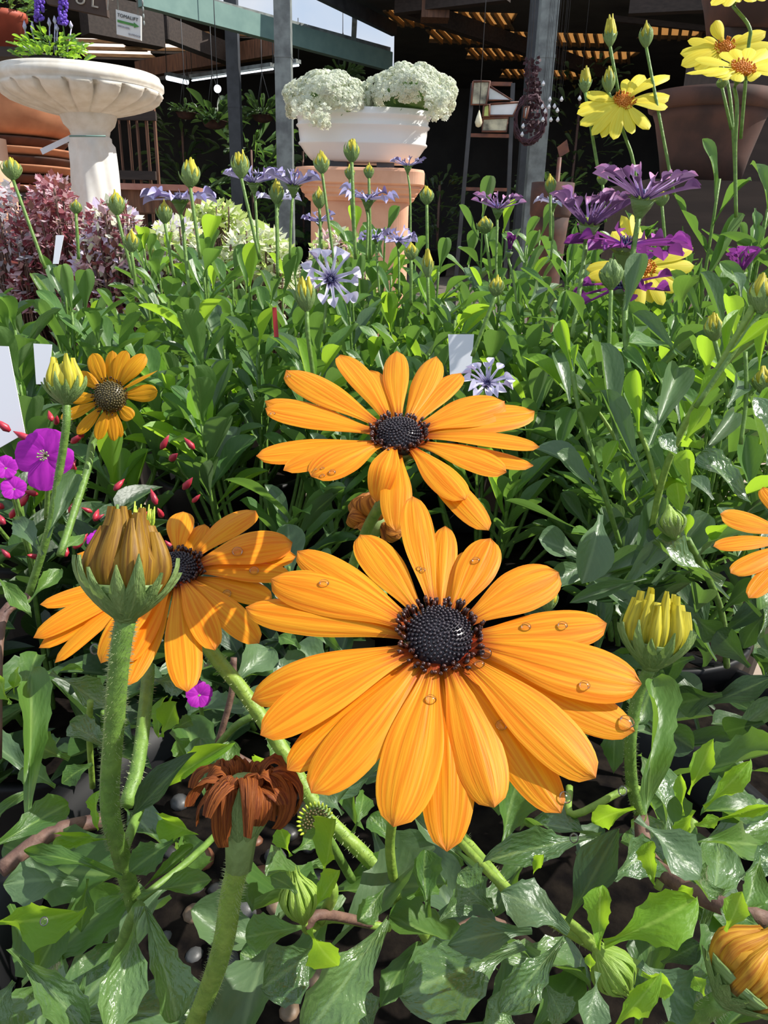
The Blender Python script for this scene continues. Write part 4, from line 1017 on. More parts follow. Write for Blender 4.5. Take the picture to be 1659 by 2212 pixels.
# ================================================================== the front plant, leaf by leaf
FY = 0.27
front = thing('osteospermum_plant', 'front orange daisy plant with toothed wet leaves sprawling over dark soil with pebbles', 'plant', (0.0, 0.31, 0))
def dcan(py, z=0.31):      # depth at which the leaf canopy of the front plant is met
    r = ray(IW/2, py); return (z - CAM_Z)/r.z
def FL(bx, by, tx, ty, w, kind='leaf', dz=0.0, **k):
    return leafpx(front, bx, by, tx, ty, w, dcan((by+ty)/2, 0.31+dz), kind, **k)
for a in [
 (302,1958,235,2235,88,'wet'), (310,1960,414,2195,92,'wet'), (305,1930,457,1898,50,'leaf',.01), (270,1785,365,1632,48,'dark',.02), (308,1920,418,1832,26,'leaf'),
 (264,1892,42,1822,48,'leaf',.01), (170,1905,8,1905,112,'grey'), (190,1898,180,2016,46,'leaf'), (-20,1835,150,1716,66,'leaf',.02), (60,1790,72,1445,74,'leaf',.02),
 (-25,1985,114,2012,78,'young'), (20,2050,190,2235,92,'wet'), (162,1940,82,2095,58,'leaf',-.01), (267,1930,206,1966,30,'leaf',.01), (228,1812,152,1798,38,'young',.01), (214,1792,188,1722,30,'young',.01),
 (425,1800,364,1765,52,'young',.01), (385,1812,285,1872,62,'leaf'), (345,1710,428,1622,42,'young'), (452,1720,436,1600,64,'grey'), (530,1690,596,1638,48,'young'),
 (700,1892,738,1768,64,'young',.02), (682,1962,742,1878,46,'young',.02), (652,2002,530,2022,80,'leaf',.01), (672,2005,708,2100,76,'young',.01), (632,1842,698,1796,42,'leaf'), (628,1850,603,1788,36,'young'),
 (642,1930,588,1888,42,'leaf'), (832,1915,768,1992,52,'leaf'), (760,1800,802,1698,36,'leaf'), (700,2040,568,2135,118,'wet',-.02), (835,1985,700,2235,126,'wet',-.01),
 (110,1452,232,1524,58,'wet'), (52,1512,72,1385,56,'leaf'), (30,1500,28,1442,34,'young'), (22,1520,-5,1470,34,'young'), (104,1162,162,1032,42,'grey',.04), (130,1195,184,1144,26,'leaf',.04), (92,1198,22,1108,52,'grey',.03),
 (-10,1240,66,1318,38,'leaf',.03), (60,1300,132,1228,34,'leaf',.03), (345,1592,328,1508,46,'young'), (348,1592,378,1520,48,'young'), (350,1590,356,1504,36,'young'),
 (375,1575,418,1548,30,'leaf'), (500,1482,584,1398,74,'grey',-.03), (650,1400,602,1368,36,'leaf',-.03), (330,1470,402,1484,62,'wet'), (245,1620,150,1560,60,'wet'), (150,1640,60,1600,58,'leaf'),
 (120,1700,40,1650,60,'leaf',-.01), (200,1650,130,1690,46,'leaf'), (420,1660,380,1600,44,'leaf'), (480,1690,500,1600,46,'leaf',-.01), (580,1650,610,1580,50,'leaf',-.02),
 (1225,1992,1312,1792,98,'dark',.01), (1296,2052,1282,1922,58,'young',.02), (1305,2036,1497,1962,118,'young',.01), (1230,2012,1094,1922,104,'grey',.01), (1215,2030,1104,2178,88,'wet'), (1150,2010,974,2036,92,'grey'),
 (1130,2040,868,2150,172,'wet',-.02), (1370,1745,1268,1782,56,'young',.02), (1290,1808,1098,1838,76,'wet',.0), (1376,1766,1517,1892,80,'grey',.02), (1478,1820,1710,1800,80,'leaf',.01),
 (1486,1716,1532,1598,50,'young',.02), (1520,1742,1617,1662,48,'young',.02), (1500,1782,1552,1770,32,'young',.02), (1476,1762,1470,1672,24,'young',.02), (1545,1772,1668,1738,24,'young',.02), (1500,1750,1470,1800,36,'young',.02),
 (1440,1792,1424,1618,66,'wet',-.01), (1395,1772,1424,1458,72,'leaf',.02), (1416,1912,1384,1822,42,'young',.01), (1566,2012,1598,1932,62,'young',.02), (1456,1930,1498,1914,26,'young',.01),
 (1382,2080,1502,2182,104,'grey'), (1386,2102,1460,2136,42,'young',.02), (1320,2222,1408,2142,58,'young',.02), (1292,2100,1268,2230,64,'grey'), (1522,2152,1498,2112,36,'young',.01), (1275,2098,1270,2062,22,'young',.02),
 (1152,1888,1178,1842,26,'young',.01), (1082,1852,1112,1688,74,'leaf',-.01), (880,1942,958,1888,52,'leaf'), (1062,1962,985,1888,82,'wet',-.01), (925,1982,914,1838,54,'leaf'), (1320,1902,1392,1848,92,'wet',-.01),
 (1642,1850,1600,1965,62,'leaf'), (1150,1732,1108,1668,52,'young',-.01), (1022,1872,888,1768,48,'grey',.01), (1220,1660,1260,1560,40,'leaf',-.04), (1080,1760,1040,1690,50,'leaf',-.02),
 (1600,1900,1665,1850,70,'wet'), (1560,1930,1480,1900,60,'wet'), (1640,2000,1560,1960,60,'leaf'), (1430,2080,1510,2040,66,'dark'), (1120,2230,1050,2160,80,'wet',-.02), (960,2220,900,2120,90,'wet',-.02),
 (800,2240,770,2140,80,'wet',-.02), (1180,2130,1230,2200,70,'wet',-.02), (600,2080,520,2060,60,'leaf',-.04), (160,2120,100,2200,60,'leaf',-.03), (30,2120,-20,2200,70,'wet',-.02),
 (860,1830,800,1760,52,'leaf',-.02), (950,1990,1010,1930,60,'wet',-.02), (1000,1870,960,1800,44,'leaf',-.03), (740,1760,690,1700,44,'grey',-.02), (560,1960,500,1900,50,'leaf',-.05)]:
    kw = {'dz': a[6]} if len(a) > 6 else {}
    FL(*a[:6], **kw)
# stems of the front plant that can be seen
def FS(pts, r, mat='stem', hairs=0): stem(front, [at(*p) for p in pts], r, M[mat], hairs=hairs)
FS([(300,1960,.185), (275,2010,.20), (240,2120,.235), (300,2200,.27)], .0016)
FS([(300,1945,.19), (440,1830,.21), (560,1700,.26)], .0010)
FS([(272,1740,.20), (300,1640,.21), (318,1480,.23), (320,1440,.24)], .0020, 'stem', 200)
FS([(320,1700,.22), (262,1850,.19)], .0014)
FS([(0,1880,.20), (110,1800,.21), (230,1770,.22)], .0022, 'stem_w')
FS([(-10,1640,.25), (0,1350,.27), (60,1290,.28)], .0020, 'stem_w')
FS([(470,1610,.28), (520,1560,.27), (600,1530,.27)], .0013)
FS([(470,1610,.28), (500,1500,.28), (505,1420,.28)], .0012, 'stem_w')
FS([(470,1610,.28), (560,1660,.28), (620,1680,.30)], .0014, 'stem_w')
FS([(940,2040,.21), (1060,1990,.25), (1200,2080,.27)], .0018, 'stem_w')
FS([(840,2005,.215), (700,1975,.19), (660,2005,.186)], .0013, 'stem_w')
FS([(1000,1810,.215), (1060,1880,.205), (1110,1935,.20), (1230,2010,.185), (1290,2045,.175)], .0016, 'stem_y', 150)
FS([(1390,1765,.25), (1370,1700,.245), (1240,1760,.24), (1230,1700,.25)], .0012, 'stem_y')
FS([(1385,1765,.25), (1400,1850,.23), (1500,1930,.20), (1659,1990,.19)], .0024, 'stem_w')
FS([(1230,1995,.19), (1300,2050,.18), (1380,2090,.175)], .0014, 'stem_y')
FS([(1500,1770,.22), (1450,1850,.22), (1420,1920,.22)], .0012, 'stem_y')
FS([(195,1515,.25), (193,1590,.26), (200,1700,.28)], .0011, 'stem_y')
FS([(690,1990,.195), (720,1930,.19), (700,1890,.19)], .0014, 'stem_y')
FS([(1100,1760,.24), (1180,1800,.25), (1215,1830,.26)], .0010)
# leaves on the daisy and bud stems near the front
# dim under-storey leaves between the seen ones and the soil
rr = random.Random(77); cnt = 0
while cnt < 105:
    px = rr.uniform(-100, 1760); py = rr.uniform(1400, 2330)
    if 360 < px < 620 and py > 1900 and rr.random() < .93: continue
    if 180 < px < 330 and py > 1950 and rr.random() < .8: continue
    z = rr.uniform(0.20, 0.285); d = dcan(py, z); B = at(px, py, d)
    if B.y > 0.47: continue
    a = rr.uniform(0, 2*pi); L = rr.uniform(0.028, 0.045); dd = V((cos(a), sin(a), rr.uniform(-.3, .6))).normalized()
    put_leaf(front, (rr.choice(('leaf', 'wet', 'grey', 'leaf')), rr.randrange(4)), B, B+dd*L, V((rr.uniform(-.4, .4), rr.uniform(-.5, .2), 1)), L*rr.uniform(.32, .45)); cnt += 1
pot_part(front, 0.02, 0.27, 0.185, SOILZ+0.012)
# pebbles on the soil
PM = [simple('pebble_tan', (0.24, 0.16, 0.10), 0.5, nscale=120, bump=.3), simple('pebble_grey', (0.09, 0.09, 0.09), 0.45, nscale=120, bump=.3), simple('pebble_rust', (0.20, 0.08, 0.04), 0.5, nscale=120, bump=.3), simple('pebble_dark', (0.035, 0.033, 0.03), 0.4, nscale=120, bump=.3)]
rr = random.Random(4); placed = []
PL = []
for i in range(900):
    x = rr.uniform(-.13, .10); y = rr.uniform(.17, .33); r = rr.uniform(.004, .0095)
    if (x-.02)**2 + (y-.27)**2 > .16**2: continue
    if any((x-a)**2 + (y-b)**2 < (r+c)**2*.9 for a, b, c in placed): continue
    placed.append((x, y, r))
    if len(placed) >= 120: break
placed = [q for q in placed if 340 < proj(V((q[0], q[1], SOILZ)))[0] < 690 and proj(V((q[0], q[1], SOILZ)))[1] < 2215]
seen_ = {}
for i, (x, y, r) in enumerate(placed):
    mb = MB(); mb.ball((0, 0, 0), r, 10, 7, (1, rr.uniform(.7, 1), rr.uniform(.5, .75)), Matrix.Rotation(rr.uniform(0, 6), 3, 'Z'))
    k = rr.choice((0, 1, 1, 2, 3, 3)); o = mb.build('pebble', PM[k]); o.location = (x, y, SOILZ - .013 + r*.45 + .006)
    q = proj(o.location); side = ('left' if q[0] < 470 else 'right' if q[0] > 570 else 'middle') + (', far row' if q[1] < 1930 else ', by the lower edge' if q[1] > 2080 else ', middle row'); sz = 'large' if r > .0078 else 'small' if r < .0055 else 'middling'
    tag(o, ('tan', 'grey', 'rusty', 'dark')[k] + ' %s pebble beside the withered daisy, %s' % (sz, side + (', ' + ('first', 'second', 'third', 'fourth')[min(3, seen_.get((k, sz, side), 0))] if seen_.get((k, sz, side)) else '')), 'pebble', 'pebbles on the soil of the front pot'); seen_[(k, sz, side)] = seen_.get((k, sz, side), 0) + 1
for i, (x, y, w) in enumerate(((1240,1810,20), (95,1990,18), (1345,1708,20), (205,1402,22))):
    mb = MB(); d = dcan(y, .32); rad = px2m(w, d)/2; mb.ball((0, 0, 0), rad, 14, 9, (1, 1, 1.2)); o = mb.build('water_drop', M['water']); o.location = at(x, y, d)
    tag(o, ('hanging water drop under the bright small leaf right of the largest daisy', 'hanging water drop under the broad left leaf', 'hanging water drop on the stalk of the fat olive bud', 'hanging water drop under the lowest left petal tip')[i], 'water drop')

# ================================================================== right-hand plant, nearer smooth leaves
rp = thing('osteospermum_plant', 'tall leafy daisy plant at the right with smooth spoon-shaped leaves', 'plant', (0.14, 0.47, 0))
def RL(bx, by, tx, ty, w, kind='smooth_grey', d=0.38, **k): return leafpx(rp, bx, by, tx, ty, w, d, kind, **k)
for a in [(1296,1112,1285,1228,80,'smooth_grey',.33), (1262,1202,1158,1168,62,'smooth_grey',.35), (1272,1216,1194,1252,52,'smooth_grey',.36), (1245,1142,1096,1076,14,'smooth_grey',.33), (1562,1262,1400,1186,56,'wet',.30),
 (1396,1250,1260,1284,34,'smooth_grey',.32), (1460,1255,1290,1300,40,'dark',.33), (1470,1122,1466,1042,42,'smooth_young',.31), (1380,932,1380,798,40,'smooth_young',.36), (1402,962,1478,776,66,'smooth_grey',.36), (1332,960,1280,752,42,'smooth_grey',.37),
 (1236,800,1214,698,35,'smooth_young',.38), (1240,792,1244,742,18,'smooth_young',.38), (1286,1042,1174,938,48,'smooth_grey',.37), (1290,1062,1196,984,42,'smooth_grey',.37), (1230,872,1204,756,42,'smooth_grey',.39),
 (1396,1042,1284,858,38,'smooth_grey',.36), (1622,1085,1512,978,56,'wet',.30), (1665,1004,1604,868,54,'wet',.29), (1490,1062,1487,972,46,'smooth_young',.30), (1566,792,1578,652,27,'smooth_young',.34), (1578,762,1668,688,28,'smooth_young',.33),
 (1500,872,1562,798,42,'smooth_young',.34), (1480,952,1528,878,42,'smooth_young',.34), (1480,1002,1416,952,36,'wet',.33), (1600,642,1597,572,28,'smooth_grey',.33), (1142,656,1182,598,32,'smooth_grey',.42), (1364,742,1392,673,40,'smooth_grey',.41),
 (1570,880,1622,800,48,'smooth_grey',.35), (1500,1000,1600,880,40,'smooth_grey',.36), (1330,900,1310,780,34,'mid',.40), (1440,1040,1400,930,36,'mid',.37), (1540,1080,1500,1020,36,'smooth_grey',.33), (1600,1180,1560,1090,40,'smooth_grey',.33),
 (1640,960,1665,840,40,'smooth_young',.32), (1640,800,1650,700,26,'smooth_young',.33), (1440,860,1420,780,34,'mid',.40), (1300,1030,1330,950,30,'smooth_young',.37), (1350,1080,1330,1010,34,'smooth_young',.36), (1480,1200,1400,1140,50,'dark',.34),
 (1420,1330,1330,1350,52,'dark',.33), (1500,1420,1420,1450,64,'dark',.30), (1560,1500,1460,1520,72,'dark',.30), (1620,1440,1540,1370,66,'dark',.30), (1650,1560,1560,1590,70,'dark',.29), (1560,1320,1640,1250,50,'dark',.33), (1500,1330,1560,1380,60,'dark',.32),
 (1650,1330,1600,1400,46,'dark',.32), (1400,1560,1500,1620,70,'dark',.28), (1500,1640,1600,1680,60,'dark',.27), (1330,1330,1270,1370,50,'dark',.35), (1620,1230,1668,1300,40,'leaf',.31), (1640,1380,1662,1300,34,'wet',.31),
 (1580,1130,1520,1160,34,'smooth_young',.31), (1448,1130,1420,1160,34,'smooth_young',.31), (1480,1160,1492,1110,30,'smooth_young',.305), (1440,1160,1430,1112,18,'smooth_young',.305)]:
    RL(*a)
def RS(pts, r, mat='stem'): stem(rp, [at(*p) for p in pts], r, M[mat])
RS([(1640,640,.33), (1590,730,.335), (1550,800,.34), (1500,880,.35), (1450,980,.36), (1420,1080,.37), (1400,1200,.38)], .0017, 'stem_y')
RS([(1236,800,.38), (1250,880,.38), (1280,980,.38), (1310,1080,.38), (1340,1180,.39)], .0013)
RS([(1380,930,.37), (1400,980,.37), (1420,1060,.37)], .0013, 'stem_y')
RS([(1485,1165,.31), (1530,1250,.32), (1560,1330,.34), (1570,1440,.36)], .0015)
RS([(1550,800,.34), (1620,740,.335), (1700,690,.33)], .0013, 'stem_y')
RS([(1610,760,.36), (1612,860,.36), (1600,960,.36)], .0010)
RS([(1240,830,.38), (1300,900,.38), (1360,1000,.38)], .0009, 'stem_y')
rr = random.Random(5); cnt = 0
while cnt < 170:
    px = rr.uniform(1180, 1760); py = rr.uniform(640, 1640)
    if px < 1250 and py > 1000: continue
    d = rr.uniform(.40, .50) if py < 1200 else rr.uniform(.33, .42); B = at(px, py, d)
    if B.z < .06: continue
    a = rr.uniform(0, 2*pi); L = rr.uniform(.028, .045); dd = V((cos(a)*.8, sin(a)*.8, rr.uniform(.2, 1.2))).normalized()
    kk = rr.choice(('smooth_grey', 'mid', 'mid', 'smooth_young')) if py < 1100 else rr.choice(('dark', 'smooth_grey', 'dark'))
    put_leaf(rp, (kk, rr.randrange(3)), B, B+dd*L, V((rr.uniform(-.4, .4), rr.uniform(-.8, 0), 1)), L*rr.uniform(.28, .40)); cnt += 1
pot_part(rp, 0.20, 0.44, 0.09, 0.15)

# ================================================================== rows of lilac daisy bushes behind
kinds = ('mid', 'mid', 'mid', 'mid', 'smooth_grey', 'smooth_grey', 'smooth_young')
n_ = 'osteospermum_plant'
bush('leafy daisy bush in the left corner of the first row behind the small golden daisy', -0.28, 0.62, 0.12, 0.20, 0.44, kinds, 24, 11, (.038, .055), .33, 1, n_, potr=.085, upright=1.15, low=.45)
bush('leafy daisy bush in the middle of the first row behind the upper orange daisy', -0.11, 0.62, 0.12, 0.19, 0.415, kinds, 24, 11, (.038, .055), .33, 2, n_, potr=.085, upright=1.15, low=.5)
bush('leafy daisy bush right of centre in the first row, under the pale lilac daisy', 0.09, 0.64, 0.11, 0.19, 0.410, kinds, 22, 11, (.038, .055), .33, 3, n_, potr=.085, upright=1.15, low=.5)
bush('leafy daisy bush of the second row at the far left, under the tall green buds', -0.38, 0.84, 0.13, 0.20, 0.465, kinds, 24, 11, (.038, .056), .32, 4, n_, potr=.085)
bush('leafy daisy bush of the second row left of centre, behind the tilted lilac daisy', -0.17, 0.82, 0.13, 0.20, 0.475, kinds, 24, 11, (.038, .056), .32, 5, n_, potr=.085)
bush('leafy daisy bush of the second row right of centre, below the white trough', 0.03, 0.84, 0.13, 0.20, 0.485, kinds, 24, 11, (.038, .056), .32, 6, n_, potr=.085)
bush('leafy daisy bush of the third row behind the violet daisy near the metal post', 0.15, 1.02, 0.15, 0.20, 0.520, kinds, 24, 11, (.038, .054), .34, 17, n_, potr=.085)
bush('leafy daisy bush of the third row below the middle of the terracotta pedestal', -0.035, 1.02, 0.13, 0.20, 0.525, kinds, 24, 11, (.038, .054), .34, 18, n_, potr=.085)
bush('leafy daisy bush of the third row in front of the cream bedding', -0.27, 1.04, 0.13, 0.20, 0.500, kinds, 20, 11, (.038, .054), .34, 19, n_, potr=.085)
bush('leafy daisy bush of the second row at the right, under the violet daisy', 0.21, 0.80, 0.13, 0.20, 0.500, kinds, 24, 11, (.036, .052), .34, 7, n_, potr=.085)
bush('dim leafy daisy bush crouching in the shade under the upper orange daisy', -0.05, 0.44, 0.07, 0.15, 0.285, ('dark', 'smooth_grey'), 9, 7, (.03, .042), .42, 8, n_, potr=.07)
# narrow-leaved yellow daisy plants on the right
yk = ('lobed', 'lobed', 'mid')
bush('narrow-leaved yellow daisy bush behind the purple spoon-petalled daisies', 0.215, 0.74, 0.11, 0.20, 0.515, yk, 26, 12, (.045, .065), .15, 21, n_, potr=.09, low=.15)
bush('narrow-leaved yellow daisy bush at the right edge below the pair of yellow daisies', 0.285, 0.66, 0.09, 0.20, 0.572, yk, 26, 12, (.045, .065), .15, 22, n_, potr=.09, low=.15)
bush('narrow-leaved yellow daisy bush low at the right behind the green spiky buds', 0.215, 0.56, 0.08, 0.16, 0.44, yk, 18, 12, (.045, .06), .16, 23, n_, potr=.08, low=.15)

# ================================================================== fuchsia glory plant at the left
tb = bush('dark-leaved plant with a fuchsia flower and red buds at the left under the golden daisy', -0.215, 0.43, 0.12, 0.16, 0.325, ('ovate',), 24, 12, (.028, .042), .46, 31, 'glory_bush_plant', potr=.09, upright=.5)
M['redbud'] = simple('red_bud', (0.55, 0.03, 0.05), 0.4, nscale=200, col2=(0.30, 0.02, 0.05))
rr = random.Random(8)
for i in range(44):
    px = rr.uniform(-20, 420); py = rr.uniform(905, 1215)
    if px > 180 and py < 960: continue
    B = at(px, py, rr.uniform(.375, .42)); a = rr.uniform(0, 6.28); dd = V((cos(a)*.6, sin(a)*.6, rr.uniform(.3, 1))).normalized(); s = rr.uniform(.0013, .0022)
    mb = MB(); mb.tube([B, B+dd*s*1.2, B+dd*s*2.8, B+dd*s*4.6], [s*.4, s, s*.75, s*.08], 6); mb.build('red_bud', M['redbud'], tb)
Cf = at(100, 985, .345); nf = nrm(15, 5)
tf = thing('fuchsia_flower', 'bright fuchsia flower with broad petals above the dark-leaved plant', 'flower', tuple(at(100, 1120, .37)))
for (x, y, w) in ((110,926,74), (32,985,66), (92,1060,64), (158,1000,56), (60,940,40)):
    T = at_plane(x, y, Cf, nf); g = strip(Cf, T, nf, px2m(w, .345)*1.05, lambda t: 0.25+0.75*sin(pi*min(1, t*.62+.12))*(1 if t < .8 else max(.0, 1-((t-.8)/.2)**2.5)**.5), nu=8, nv=10, bulge=.06, cup=.1, flute=.02, twist=.1)
    mk('petal', g[0], g[1], M['fuchsia'], tf, True, g[2])
mb = MB()
for i in range(9):
    a = i*.7; p = Cf; q = Cf + frame_of(nf) @ V((.0022*cos(a), .0022*sin(a), .004+.0006*(i % 3))); mb.tube([p, q], .00022, 4); mb.ball(q, .0005, 5, 3)
mb.build('stamens', M['hair'], tf)
stem(tf, [Cf - nf*.002, at(104,1040,.36), at(100,1120,.37)], .0012)
for (x, y) in ((12,1010), (30,1055), (430,1500), (215,1170), (275,1160)):
    C = at(x, y, .36 if y < 1400 else .33); tt = thing('fuchsia_flower', {12: 'dull fuchsia flower cut by the left edge', 30: 'small crumpled fuchsia flower below the one at the left edge', 430: 'dark fuchsia flower glimpsed low between the green stems', 215: 'half-hidden fuchsia flower above the big hairy bud', 275: 'tiny fuchsia flower right above the left orange daisy'}[x], 'flower', tuple(C - V((0, 0, .05))))
    for k in range(5):
        a = k*1.2566+.4; T = C + frame_of(nrm(30, 20)) @ V((.006*cos(a), .006*sin(a), .001)); g = strip(C, T, nrm(30, 20), .006, nu=4, nv=6, bulge=.1); mk('petal', g[0], g[1], M['fuchsia'], tt, True, g[2])
    stem(tt, [C, C - V((0, -.01, .05))], .001)

# plant labels (cards)
M['card'] = simple('white_card', (0.80, 0.81, 0.86), 0.5, nscale=5, col2=(0.78, 0.79, 0.85))
def card(label, corners, d, txt=None, name='plant_label', mat='card', tilt=0.0, th=.0006):
    P = [at(x, y, d*(1+tilt*(i in (2, 3)))) for i, (x, y) in enumerate(corners)]; n = (P[1]-P[0]).cross(P[3]-P[0]).normalized()
    if n.dot(P[0]-CAM_LOC) > 0: n = -n
    vs = P + [p - n*th for p in P]; o = mk(name, vs, [(0,1,2,3), (7,6,5,4), (0,4,5,1), (1,5,6,2), (2,6,7,3), (3,7,4,0)], M[mat], None, False)
    return tag(o, label, 'label')
card('large blank white card leaning at the left edge', [(-60,745), (18,748), (54,936), (-40,990)], .40)
card('white plant label between the leaves above the pale lilac daisy', [(968,722), (1024,722), (1018,800), (972,812)], .50)
card('white plant stick label at the left above the small golden daisy', [(72,742), (112,744), (104,830), (78,830)], .47)
card('thin white plant label in front of the pink foliage at the left', [(121,508), (138,508), (126,570), (114,570)], .70)
o = card('thin red plant label between the leaves below the tilted lilac daisy', [(588,664), (597,664), (602,728), (592,728)], .60); M['redcard'] = simple('red_card', (0.45, 0.02, 0.02), .5); o.data.materials[0] = M['redcard']
# ================================================================== bird bath
M['stone'] = simple('cast_stone', (0.78, 0.74, 0.66), .75, nscale=30, col2=(0.66, 0.60, 0.50), bump=.25)
M['stone_c'] = simple('cast_stone_column', (0.82, 0.80, 0.75), .7, nscale=30, col2=(0.74, 0.70, 0.64), bump=.2)
M['terra'] = simple('terracotta', (0.60, 0.27, 0.14), .8, nscale=12, col2=(0.42, 0.17, 0.085), bump=.2)
M['terra_p'] = simple('pale_terracotta', (0.80, 0.46, 0.30), .8, nscale=12, col2=(0.66, 0.34, 0.21), bump=.2)
M['terra_d'] = simple('shade_toned_terracotta', (0.12, 0.055, 0.038), .85, nscale=14, col2=(0.05, 0.028, 0.022), bump=.3)  # dark base colour carries the shade the right-hand pots stand in
YB = 2.4
pb = at_y(178, 210, YB); bx, by_ = pb.x, pb.y
zof = lambda py, Y=YB, px=178: at_y(px, py, Y).z
bb = thing('bird_bath', 'pale cast stone bird bath with fluted bowl on a draped column', 'bird bath', (bx, by_, 0))
s = (at_y(350, 160, YB).x - at_y(4, 160, YB).x)/2
zr, zb = zof(128, YB-s*.93), zof(240, YB-s*.4)
mb = MB(); z = zr; H = zr - zb
fl = lambda a, i: 1 - (0.16*(1-abs(sin(9*a)))**6 - 0.02*abs(sin(9*a)) if 8 <= i <= 13 else 0)
mb.lathe([(s*.90, z-.02*H), (s*.955, z), (s*.965, z-.08*H), (s*.975, z-.12*H), (s*1.0, z-.17*H), (s*1.0, z-.30*H), (s*.965, z-.36*H), (s*.975, z-.40*H), (s*.97, z-.46*H), (s*.95, z-.50*H), (s*.93, z-.58*H), (s*.85, z-.70*H), (s*.70, z-.82*H), (s*.52, z-.92*H), (s*.36, z-1.0*H), (s*.30, z-1.02*H)], (bx, by_, 0), 144, mod=fl)
mb.build('bowl', M['stone'], bb)
mb = MB(); mb.lathe([(s*.88, zr-.03), (s*.6, zr-.06), (.01, zr-.07)], (bx, by_, 0), 40); mb.build('basin', M['stone'], bb)
zc0, zc1, zc2, zc3 = zof(240), zof(262), zof(292), zof(297)
mb = MB(); mb.lathe([(s*.34, zc0+.01), (s*.345, zc0-.01), (s*.34, zc1+.008), (s*.31, zc1-.01), (s*.25, zc2+.012), (s*.235, zc2), (s*.235, zc3)], (bx+.012, by_, 0), 40); mb.build('capital', M['stone'], bb)
zz0 = zof(298); zz1 = zof(500)
mb = MB(); prof = []
for i in range(25):
    f = i/24; r = s*(.255 + .05*f) + (s*.10*max(0, f-.85)/.15 if f > .85 else 0); prof.append((r, zz0 + (zz1-zz0)*f))
prof = [(s*.235, zz0+.004)] + prof + [(s*.42, zz1-.04), (s*.44, zz1-.12), (s*.5, .08), (s*.5, .0)]
mb.lathe(prof, (bx+.012, by_, 0), 96, mod=lambda a, i: 1 + .09*sin(4*a + i*.07) + .035*sin(9*a - i*.16) + .02*sin(3*a+i*.11) if 2 < i < 26 else 1)
mb.build('column', M['stone_c'], bb)
o = card('blank white price tag tied to the neck of the bird bath column', [(86,322), (158,288), (164,298), (92,334)], 2.18, name='price_tag'); o['category'] = 'tag'
mb = MB(); mb.tube([at_y(a, 294, YB-.14) for a in (150, 190, 228)], .0025, 5); t_ = mb.build('string', M['steel_g'], o)
# salvia standing in the bowl
M['salv'] = simple('violet_floret', (0.16, 0.07, 0.55), .5, nscale=200, col2=(0.09, 0.03, 0.36))
M['salv_p'] = simple('pale_lavender_floret', (0.62, 0.58, 0.78), .5, nscale=200)
sv = thing('potted_salvia', 'bushy green salvia with two tall violet spikes standing in the bird bath bowl', 'plant', (at_y(112, 110, 2.4).x, 2.4, zr-.05))
q = at_y(112, 130, 2.4); mb = MB(); mb.lathe([(.045, -.05), (.055, .03), (.06, .035), (.05, .03)], (q.x, 2.4, zr), 20); mb.build('pot', M['pot'], sv)
rr = random.Random(9)
for i in range(150):
    a = rr.uniform(0, 6.28); r = .085*sqrt(rr.random()); c = V((q.x + r*cos(a), 2.4 + r*sin(a)*.8, zr + .03 + rr.uniform(.0, .085)*(1-r/.15)))
    dd = V((cos(a), sin(a), rr.uniform(-.1, .8))).normalized(); L = rr.uniform(.022, .042); put_leaf(sv, (rr.choice(('young', 'mid', 'smooth_young')), rr.randrange(3)), c, c+dd*L, V((rr.uniform(-.3, .3), -.4, 1)), L*.42)
for (tx, ty) in ((40, 75), (172, 78), (75, 62), (150, 64)):
    b = at_y(112, 100, 2.4); e = at_y(tx, ty, 2.38); put_leaf(sv, ('mid', 3), b, e, V((0, -.3, 1)), .028)
for (x, y0, y1) in ((85, 46, -30), (136, 54, -30)):
    fx = at_y(x, y0, 2.4); tp = at_y(x, y1, 2.4); mb = MB(); mb.tube([at_y(x+8, 110, 2.4), fx, tp], .0018, 5); sp_ = mb.build('stem', M['stem'], sv)
    mb = MB()
    for i in range(170):
        f = rr.random(); a = rr.uniform(0, 6.28); p = fx.lerp(tp, f) + V((cos(a), sin(a), 0))*.0115*(1-.2*f)*rr.uniform(.6, 1); mb.ball(p, rr.uniform(.0035, .006), 5, 3)
    stuff(mb.build('violet_spike', M['salv'], sp_))
for (x, y0, y1) in ((54, 66, 44), (71, 72, 46), (107, 58, 38), (119, 52, 34), (124, 68, 52), (154, 62, 45)):
    mb = MB(); mb.tube([at_y(x*.8+22, 115, 2.4), at_y(x, y0, 2.4)], .0018, 5); st_ = mb.build('stem', M['salv_p'], sv); mb = MB(); a, b = at_y(x, y0, 2.4), at_y(x-2, y1, 2.4)
    mb.tube([a, a.lerp(b, .4), b], [.002, .006, .001], 6); mb.build('bud_spike', M['salv_p'], st_)
card('pale blue plant tag stuck beside the salvia', [(36,92), (66,98), (64,106), (37,99)], 2.3)
# top-left potted plant
tp_ = thing('potted_plant', 'leafy plant in a red terracotta pot on the dark shelf at the upper left', 'plant', tuple(at_y(18, 118, 3.65)))
c = at_y(18, 118, 3.65); mb = MB(); mb.lathe([(.062, 0), (.083, .12), (.093, .126), (.093, .15), (.072, .15)], c, 28); M['redpot'] = simple('red_pot', (.42, .08, .04), .6, nscale=10); mb.build('pot', M['redpot'], tp_)
for i in range(130):
    a = rr.uniform(0, 6.28); r = .13*sqrt(rr.random()); p = c + V((r*cos(a), r*sin(a), .15+rr.uniform(0, .14)*(1-r/.16))); dd = V((cos(a), sin(a), rr.uniform(-.3, .7))).normalized(); L = rr.uniform(.03, .05)
    put_leaf(tp_, (rr.choice(('dark', 'mid')), rr.randrange(3)), p, p+dd*L, V((0, -.4, 1)), L*.5)
mb = MB(); e = at_y(-60, 121, 2.95); mb.box((c.x-.25, 3.65, c.z-.02), (.85, .34, .035)); 
